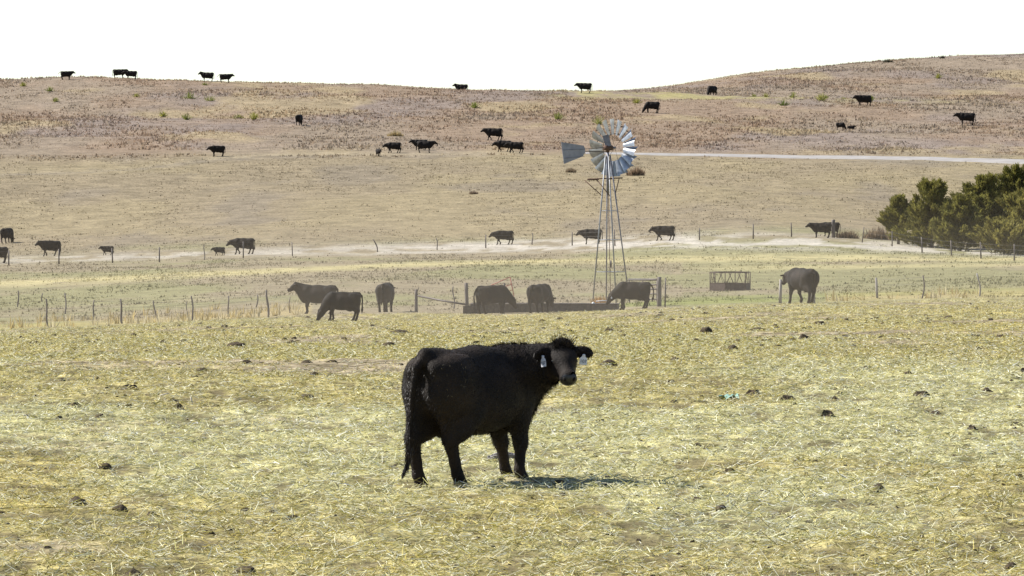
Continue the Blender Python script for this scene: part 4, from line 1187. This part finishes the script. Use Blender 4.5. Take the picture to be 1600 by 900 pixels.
# ------------------------------------------------------------------ cedars
def cedar(x, y, h, wd, label, seed, light):
    rs = random.Random(seed); rn = np.random.default_rng(seed)
    z = zp(x, y)
    t = thing('cedar_tree', label, 'tree', (x, y, z - .05), 0, 'cedars at the fence')
    m = MB(); lean = (rs.random() - .5) * .3
    m.tube([(0, 0, -.1), (lean * .3, .05, h * .3), (lean * .7, 0, h * .6), (lean, 0, h * .93)], [.05 + .022 * h, .04 + .016 * h, .03 + .007 * h, .012], 8)
    m.build('trunk', M['wood'], t)
    P0 = []; D0 = []
    nbr = int(36 + 14 * h)
    limbs = MB()
    tops = [(0, 0, 1.0)] + [((rs.random() - .5) * wd * 1.0, (rs.random() - .5) * wd, .70 + .26 * rs.random()) for _ in range(4)]
    for b in range(nbr):
        zb = h * ((.22 if seed == 40 else .0) + (.70 if seed == 40 else .92) * rs.random() ** 1.05); a = rs.random() * 2 * math.pi
        f = zb / h
        L = wd * (1.15 * (1 - f) ** .75 + .08) * (.5 + .72 * rs.random())
        up_ = .12 + .75 * f + rs.random() * .4
        d = Vector((math.cos(a), math.sin(a), up_)).normalized()
        st2 = Vector((lean * f, 0, zb)); en = st2 + d * L
        if rs.random() < .6: limbs.tube([st2, st2 + d * L * .5 + Vector((0, 0, -.05)), en], [.03, .02, .008], 4, False)
        ns = int(8 + 21 * L)
        for k in range(ns):
            g = .22 + .85 * rs.random() ** .7
            sp_ = .20 * (1.25 - g); p = st2 + d * L * g + Vector((rs.gauss(0, sp_), rs.gauss(0, sp_), .10 * g * L + rs.gauss(0, sp_ * .8)))
            P0.append(p); D0.append(d + Vector((rs.gauss(0, .25), rs.gauss(0, .25), .45 + rs.gauss(0, .2))))
    for (ox, oy, ft_) in tops[1:]:
        hb_ = h * ft_
        for k in range(26):
            g = rs.random()
            P0.append(Vector((ox + rs.gauss(0, .10 + .24 * (1 - g)), oy + rs.gauss(0, .10 + .24 * (1 - g)), hb_ * (.68 + .3 * g)))); D0.append(Vector((rs.gauss(0, .4), rs.gauss(0, .4), 1)))
    for k in range(60):
        g = rs.random()
        P0.append(Vector((lean + rs.gauss(0, .05 + .3 * (1 - g)), rs.gauss(0, .05 + .3 * (1 - g)), h * (.78 + .2 * g)))); D0.append(Vector((rs.gauss(0, .35), rs.gauss(0, .35), 1)))
    limbs.build('limb', M['wood'], t)
    P0 = np.array(P0); D0 = np.array([d.normalized() for d in D0]); n = len(P0)
    per = 5 if x < 41 else 3
    p = np.repeat(P0, per, 0); d = np.repeat(D0, per, 0) + rn.normal(size=(n * per, 3)) * .30; d /= np.linalg.norm(d, axis=1, keepdims=True)
    p = p + rn.normal(size=p.shape) * .07
    c0 = C_(.16, .155, .04) * (1 - light) + C_(.23, .205, .055) * light
    cl = (c0 * (.65 + .7 * rn.random((n, 1))) + rn.random((n, 1)) * C_(.035, .02, .0)).repeat(per, 0) * (.8 + .4 * rn.random((n * per, 1)))
    V, Fq, cc = blades(p, d, .13 + rn.random(n * per) * .27, .055 + rn.random(n * per) * .055, cl)
    cr = link('crown', mesh_np('crown', V, Fq, None, cc), M['leaf'], t); cr['kind'] = 'stuff'
    return t
CL = ['small leaning cedar with a bare lower trunk, leftmost of the row', 'broad bushy cedar with a pointed top, second from the left', 'narrow cedar wedged between two broader ones, third in the row',
      'tall dark cedar with ragged top in the middle of the row', 'tallest dark cedar at the right edge of the picture', 'yellowish cedar in front of the tallest one at the right edge',
      'low rounded bright green cedar bush in front of the others', 'cedar cut off beyond the right edge of the picture']
for i, (x, y, h, wd) in enumerate(CEDAR):
    cedar(x, y, h * [.97, .96, .96, .92, .88, .95, 1, .85][i], wd, CL[i], 40 + i, [.25, .3, .2, .1, .1, .75, .9, .2][i])

# ------------------------------------------------------------------ brush, yuccas and skyline bushes
def bush(name, label, cat, x, y, wd, h, col, n=26, nb=16, group=None, ws=.5, jit=.25):
    bx_ = x + (np.linspace(-.42, .42, n) + rng.normal(size=n) * .03) * wd; by_ = y + rng.normal(size=n) * wd * .10
    hh = h * (.55 + .5 * rng.random(n)) * np.clip(1.15 - np.abs(bx_ - x) / wd, .35, 1.1)
    cols_ = np.tile(np.array(col), (n, 1)) * (1 - jit + 2 * jit * rng.random((n, 1)))
    o = tufts(name, None, bx_, by_, hh, np.full(n, wd * .13), nb, cols_, ws)
    del o['kind']
    return tag(o, label, cat, group)
BL = ['brown brush behind the thick corner post of the far fence', 'long brown thicket of dry brush at the foot of the leftmost cedar', 'rust-brown clump of tall dry grass just right of the windmill wheel',
      'low brown grass clump below the windmill vane', 'round straw-yellow grass clump on the hill above the pale track', 'small brown grass clump on the slope left of the windmill']
BC = [(.27, .20, .13), (.25, .185, .12), (.31, .225, .15), (.29, .225, .15), (.42, .33, .17), (.27, .20, .14)]
for i, (x, y, wd, h) in enumerate(BROWN):
    bush('dry_brush', BL[i], 'brush', x, y, wd * 1.0, h, BC[i], 30, 18)
YL = ['largest yucca on the left hill, below the two skyline cows that face apart', 'broad flat yucca just right of the largest one on the left hill', 'small yucca below the pair of cows nose to nose', 'small yucca below the leftmost skyline cow',
      'lower small yucca near the left end of the hill', 'lone small yucca in the middle of the left hill', 'upright yucca below the largest one on the left hill', 'left one of a pair of yuccas on the middle left hill',
      'right one of a pair of yuccas on the middle left hill', 'broad yucca on the hill above the windmill vane', 'bright yucca behind the top of the windmill wheel', 'small yucca left of the grazing cow on the right hill',
      'broad dark yucca on the right hill, at the left end of the yellow-green strip', 'small upright yucca just right of the broad dark one on the right hill', 'broad light yucca midway along the yellow-green strip',
      'small yucca just behind the broad light one on the strip', 'small yucca between the broad light one and the walking cow', 'yellowish yucca high on the right hill', 'yucca behind the rump of the cow walking over the strip',
      'flat yucca on the crest below the sideways skyline cow', 'tiny yucca at the far left of the crest', 'yucca below the lying skyline cow', 'first of two small yuccas right of the grazing hilltop cow', 'second of two small yuccas right of the grazing hilltop cow']
def yucca(x, y, wd, h, label, col):
    n = 70
    a = rng.random(n) * 2 * math.pi; e = .25 + rng.random(n) * 1.25
    off = rng.normal(size=(n, 2)) * wd * .16
    d = np.stack([np.cos(a) * np.cos(e), np.sin(a) * np.cos(e), np.sin(e)], 1)
    P = np.stack([off[:, 0], off[:, 1], np.full(n, .0)], 1)
    L = h * (.75 + .5 * rng.random(n))
    V, Fq, cc = blades(P, d, L, np.full(n, .055), np.tile(np.array(col), (n, 1)) * (.7 + .6 * rng.random((n, 1))))
    o = link('yucca', mesh_np('yucca', V, Fq, None, cc), M['grass'], None, (x, y, zp(x, y)))
    return tag(o, label, 'yucca', 'yuccas on the far hill')
for i, (x, y, wd, h) in enumerate(YUCCA):
    yucca(x, y, wd, h * 1.1, YL[i], [(.20, .22, .055), (.26, .26, .08), (.30, .29, .07)][i % 3] if i != 12 else (.13, .16, .04))
for i, (x, y, wd, h) in enumerate(SKYBUSH):
    yucca_o = bush('skyline_bush', ['dark low bush on the crest of the right hill', 'smaller dark bush farther right on the crest of the right hill'][i], 'bush', x, y, wd, h, (.07, .07, .045), 20, 16)

# ------------------------------------------------------------------ clods of dung and litter in the straw
DL = ['broad dark clod near the left edge, in front of a smaller one', 'smaller dark clod just right of the broad one near the left edge', 'dark clod at the very bottom of the picture, left of centre', 'rounded clod between the left fence and the big cow',
      'widest far clod, in front of the left fence stakes', 'flat clod below the cow seen straight from behind', 'small clod in front of the left fence stakes', 'small clod in front of the cow grazing at the fence corner', 'clod left of the big cow at the height of its back',
      'large clod just right of the big cow\'s head', 'round clod in the middle of the right field', 'far clod below the ring feeder', 'clod on the ground at lower right, short of the corner', 'clod in the right field near the right edge', 'flat long clod in the far right field', 'lower one of two clods at the lower right',
      'flat clod just left of the big cow\'s hindquarters', 'clod at mid left, above the broad dark one', 'small clod right of the big cow\'s shadow', 'upper one of two clods at the lower right', 'far flat clod before the large walking cow', 'far flat clod in front of the corral posts', 'clod in the pale green band at the right',
      'tiny clod at the far left of the field', 'hollow-looking clod beside the pale sticks', 'clod in the bottom right corner']
for i, (x, y, wd, h) in enumerate(DUNG):
    bm = bmesh.new(); bmesh.ops.create_icosphere(bm, subdivisions=3, radius=1)
    for v in bm.verts:
        f = .62 + .6 * float(fbm(np.array([v.co.x * 2.2 + i * 7]), np.array([v.co.y * 2.2 + v.co.z * 1.7]), 80, 3)[0])
        v.co = Vector((v.co.x * wd * .62 * f, v.co.y * wd * .7 * f, max(v.co.z, -.3) * h * 1.25 * f))
    me = bpy.data.meshes.new('dung_clod'); bm.to_mesh(me); bm.free()
    for p in me.polygons: p.use_smooth = True
    tag(link('dung_clod', me, M['dung'], None, (x, y, zp(x, y) + .005)), DL[i], 'clod', 'dark clods in the straw')

m = MB(); x, y = ROPE
for k in range(3):
    m.tube([(.12 * math.cos(a) * (1 + .3 * k * .5) + .05 * k, .10 * math.sin(a) - .02 * k, .02 + .022 * k + .012 * math.sin(a * 3 + k)) for a in np.linspace(.3 * k, 5.6 + .3 * k, 22)], .013, 6)
tag(m.build('rope_coil', M['rope'], None, (x, y, zp(x, y) + .01)), 'tangled grey rope lying behind the front legs of the big cow', 'rope')
x, y = SCRAP
vs = []; 
for i in range(9):
    for j in range(5):
        vs.append(((i - 4) * .033 + .01 * math.sin(j * 2), (j - 2) * .04, .03 + .03 * math.sin(i * 1.4 + j) + .012 * math.cos(i * 3 - j * 2)))
fs = [(i * 5 + j, (i + 1) * 5 + j, (i + 1) * 5 + j + 1, i * 5 + j + 1) for i in range(8) for j in range(4)]
m = MB(); m.add(vs + [(a, b, c - .004) for a, b, c in vs], fs + [tuple(45 + q for q in f[::-1]) for f in fs], True)
tag(m.build('plastic_scrap', M['scrap'], None, (x, y, zp(x, y) + .01)), 'crumpled turquoise scrap of plastic lying in the right field', 'litter')
x, y = STICK1; m = MB(); m.tube([(-.06, 0, .02), (0, .0, .035), (.06, .02, .05)], [.009, .011, .007], 6)
tag(m.build('stick', M['stick'], None, (x, y, zp(x, y) + .01)), 'pale stick lying flat left of the upright pale one', 'stick')
x, y = STICK2; m = MB(); m.tube([(.01, 0, -.02), (0, .0, .05), (-.02, .0, .10)], [.012, .013, .008], 6)
tag(m.build('stick', M['stick'], None, (x, y, zp(x, y))), 'short pale stick poking upright out of the straw', 'stick')

# ------------------------------------------------------------------ dust hanging low over the meadow round the trough
hm = bpy.data.materials.new('dust'); hm.use_nodes = True
hm.node_tree.nodes.clear()
ho = hm.node_tree.nodes.new('ShaderNodeOutputMaterial'); pv = hm.node_tree.nodes.new('ShaderNodeVolumePrincipled')
pv.inputs['Color'].default_value = (.80, .67, .50, 1); pv.inputs['Density'].default_value = DUST
pv.inputs['Anisotropy'].default_value = .3
tc = hm.node_tree.nodes.new('ShaderNodeTexCoord')
ln_ = hm.node_tree.nodes.new('ShaderNodeVectorMath'); ln_.operation = 'LENGTH'
mr = hm.node_tree.nodes.new('ShaderNodeMapRange'); mr.interpolation_type = 'SMOOTHSTEP'
mr.inputs['From Min'].default_value = .15; mr.inputs['From Max'].default_value = 1
mr.inputs['To Min'].default_value = DUST; mr.inputs['To Max'].default_value = 0
hm.node_tree.links.new(tc.outputs['Object'], ln_.inputs[0]); hm.node_tree.links.new(ln_.outputs['Value'], mr.inputs['Value'])
hm.node_tree.links.new(mr.outputs[0], pv.inputs['Density'])
hm.node_tree.links.new(pv.outputs[0], ho.inputs['Volume'])
def cloud(c, r):
    bm = bmesh.new(); bmesh.ops.create_uvsphere(bm, u_segments=48, v_segments=24, radius=1)
    me = bpy.data.meshes.new('haze'); bm.to_mesh(me); bm.free()
    for p in me.polygons: p.use_smooth = True
    o = link('haze', me, hm, None, c); o.scale = r
    return tag(o, 'thin brown dust hanging low over the meadow', 'haze', kind='stuff')
cloud((10, 222, -4.6), (80, 78, 7.6))
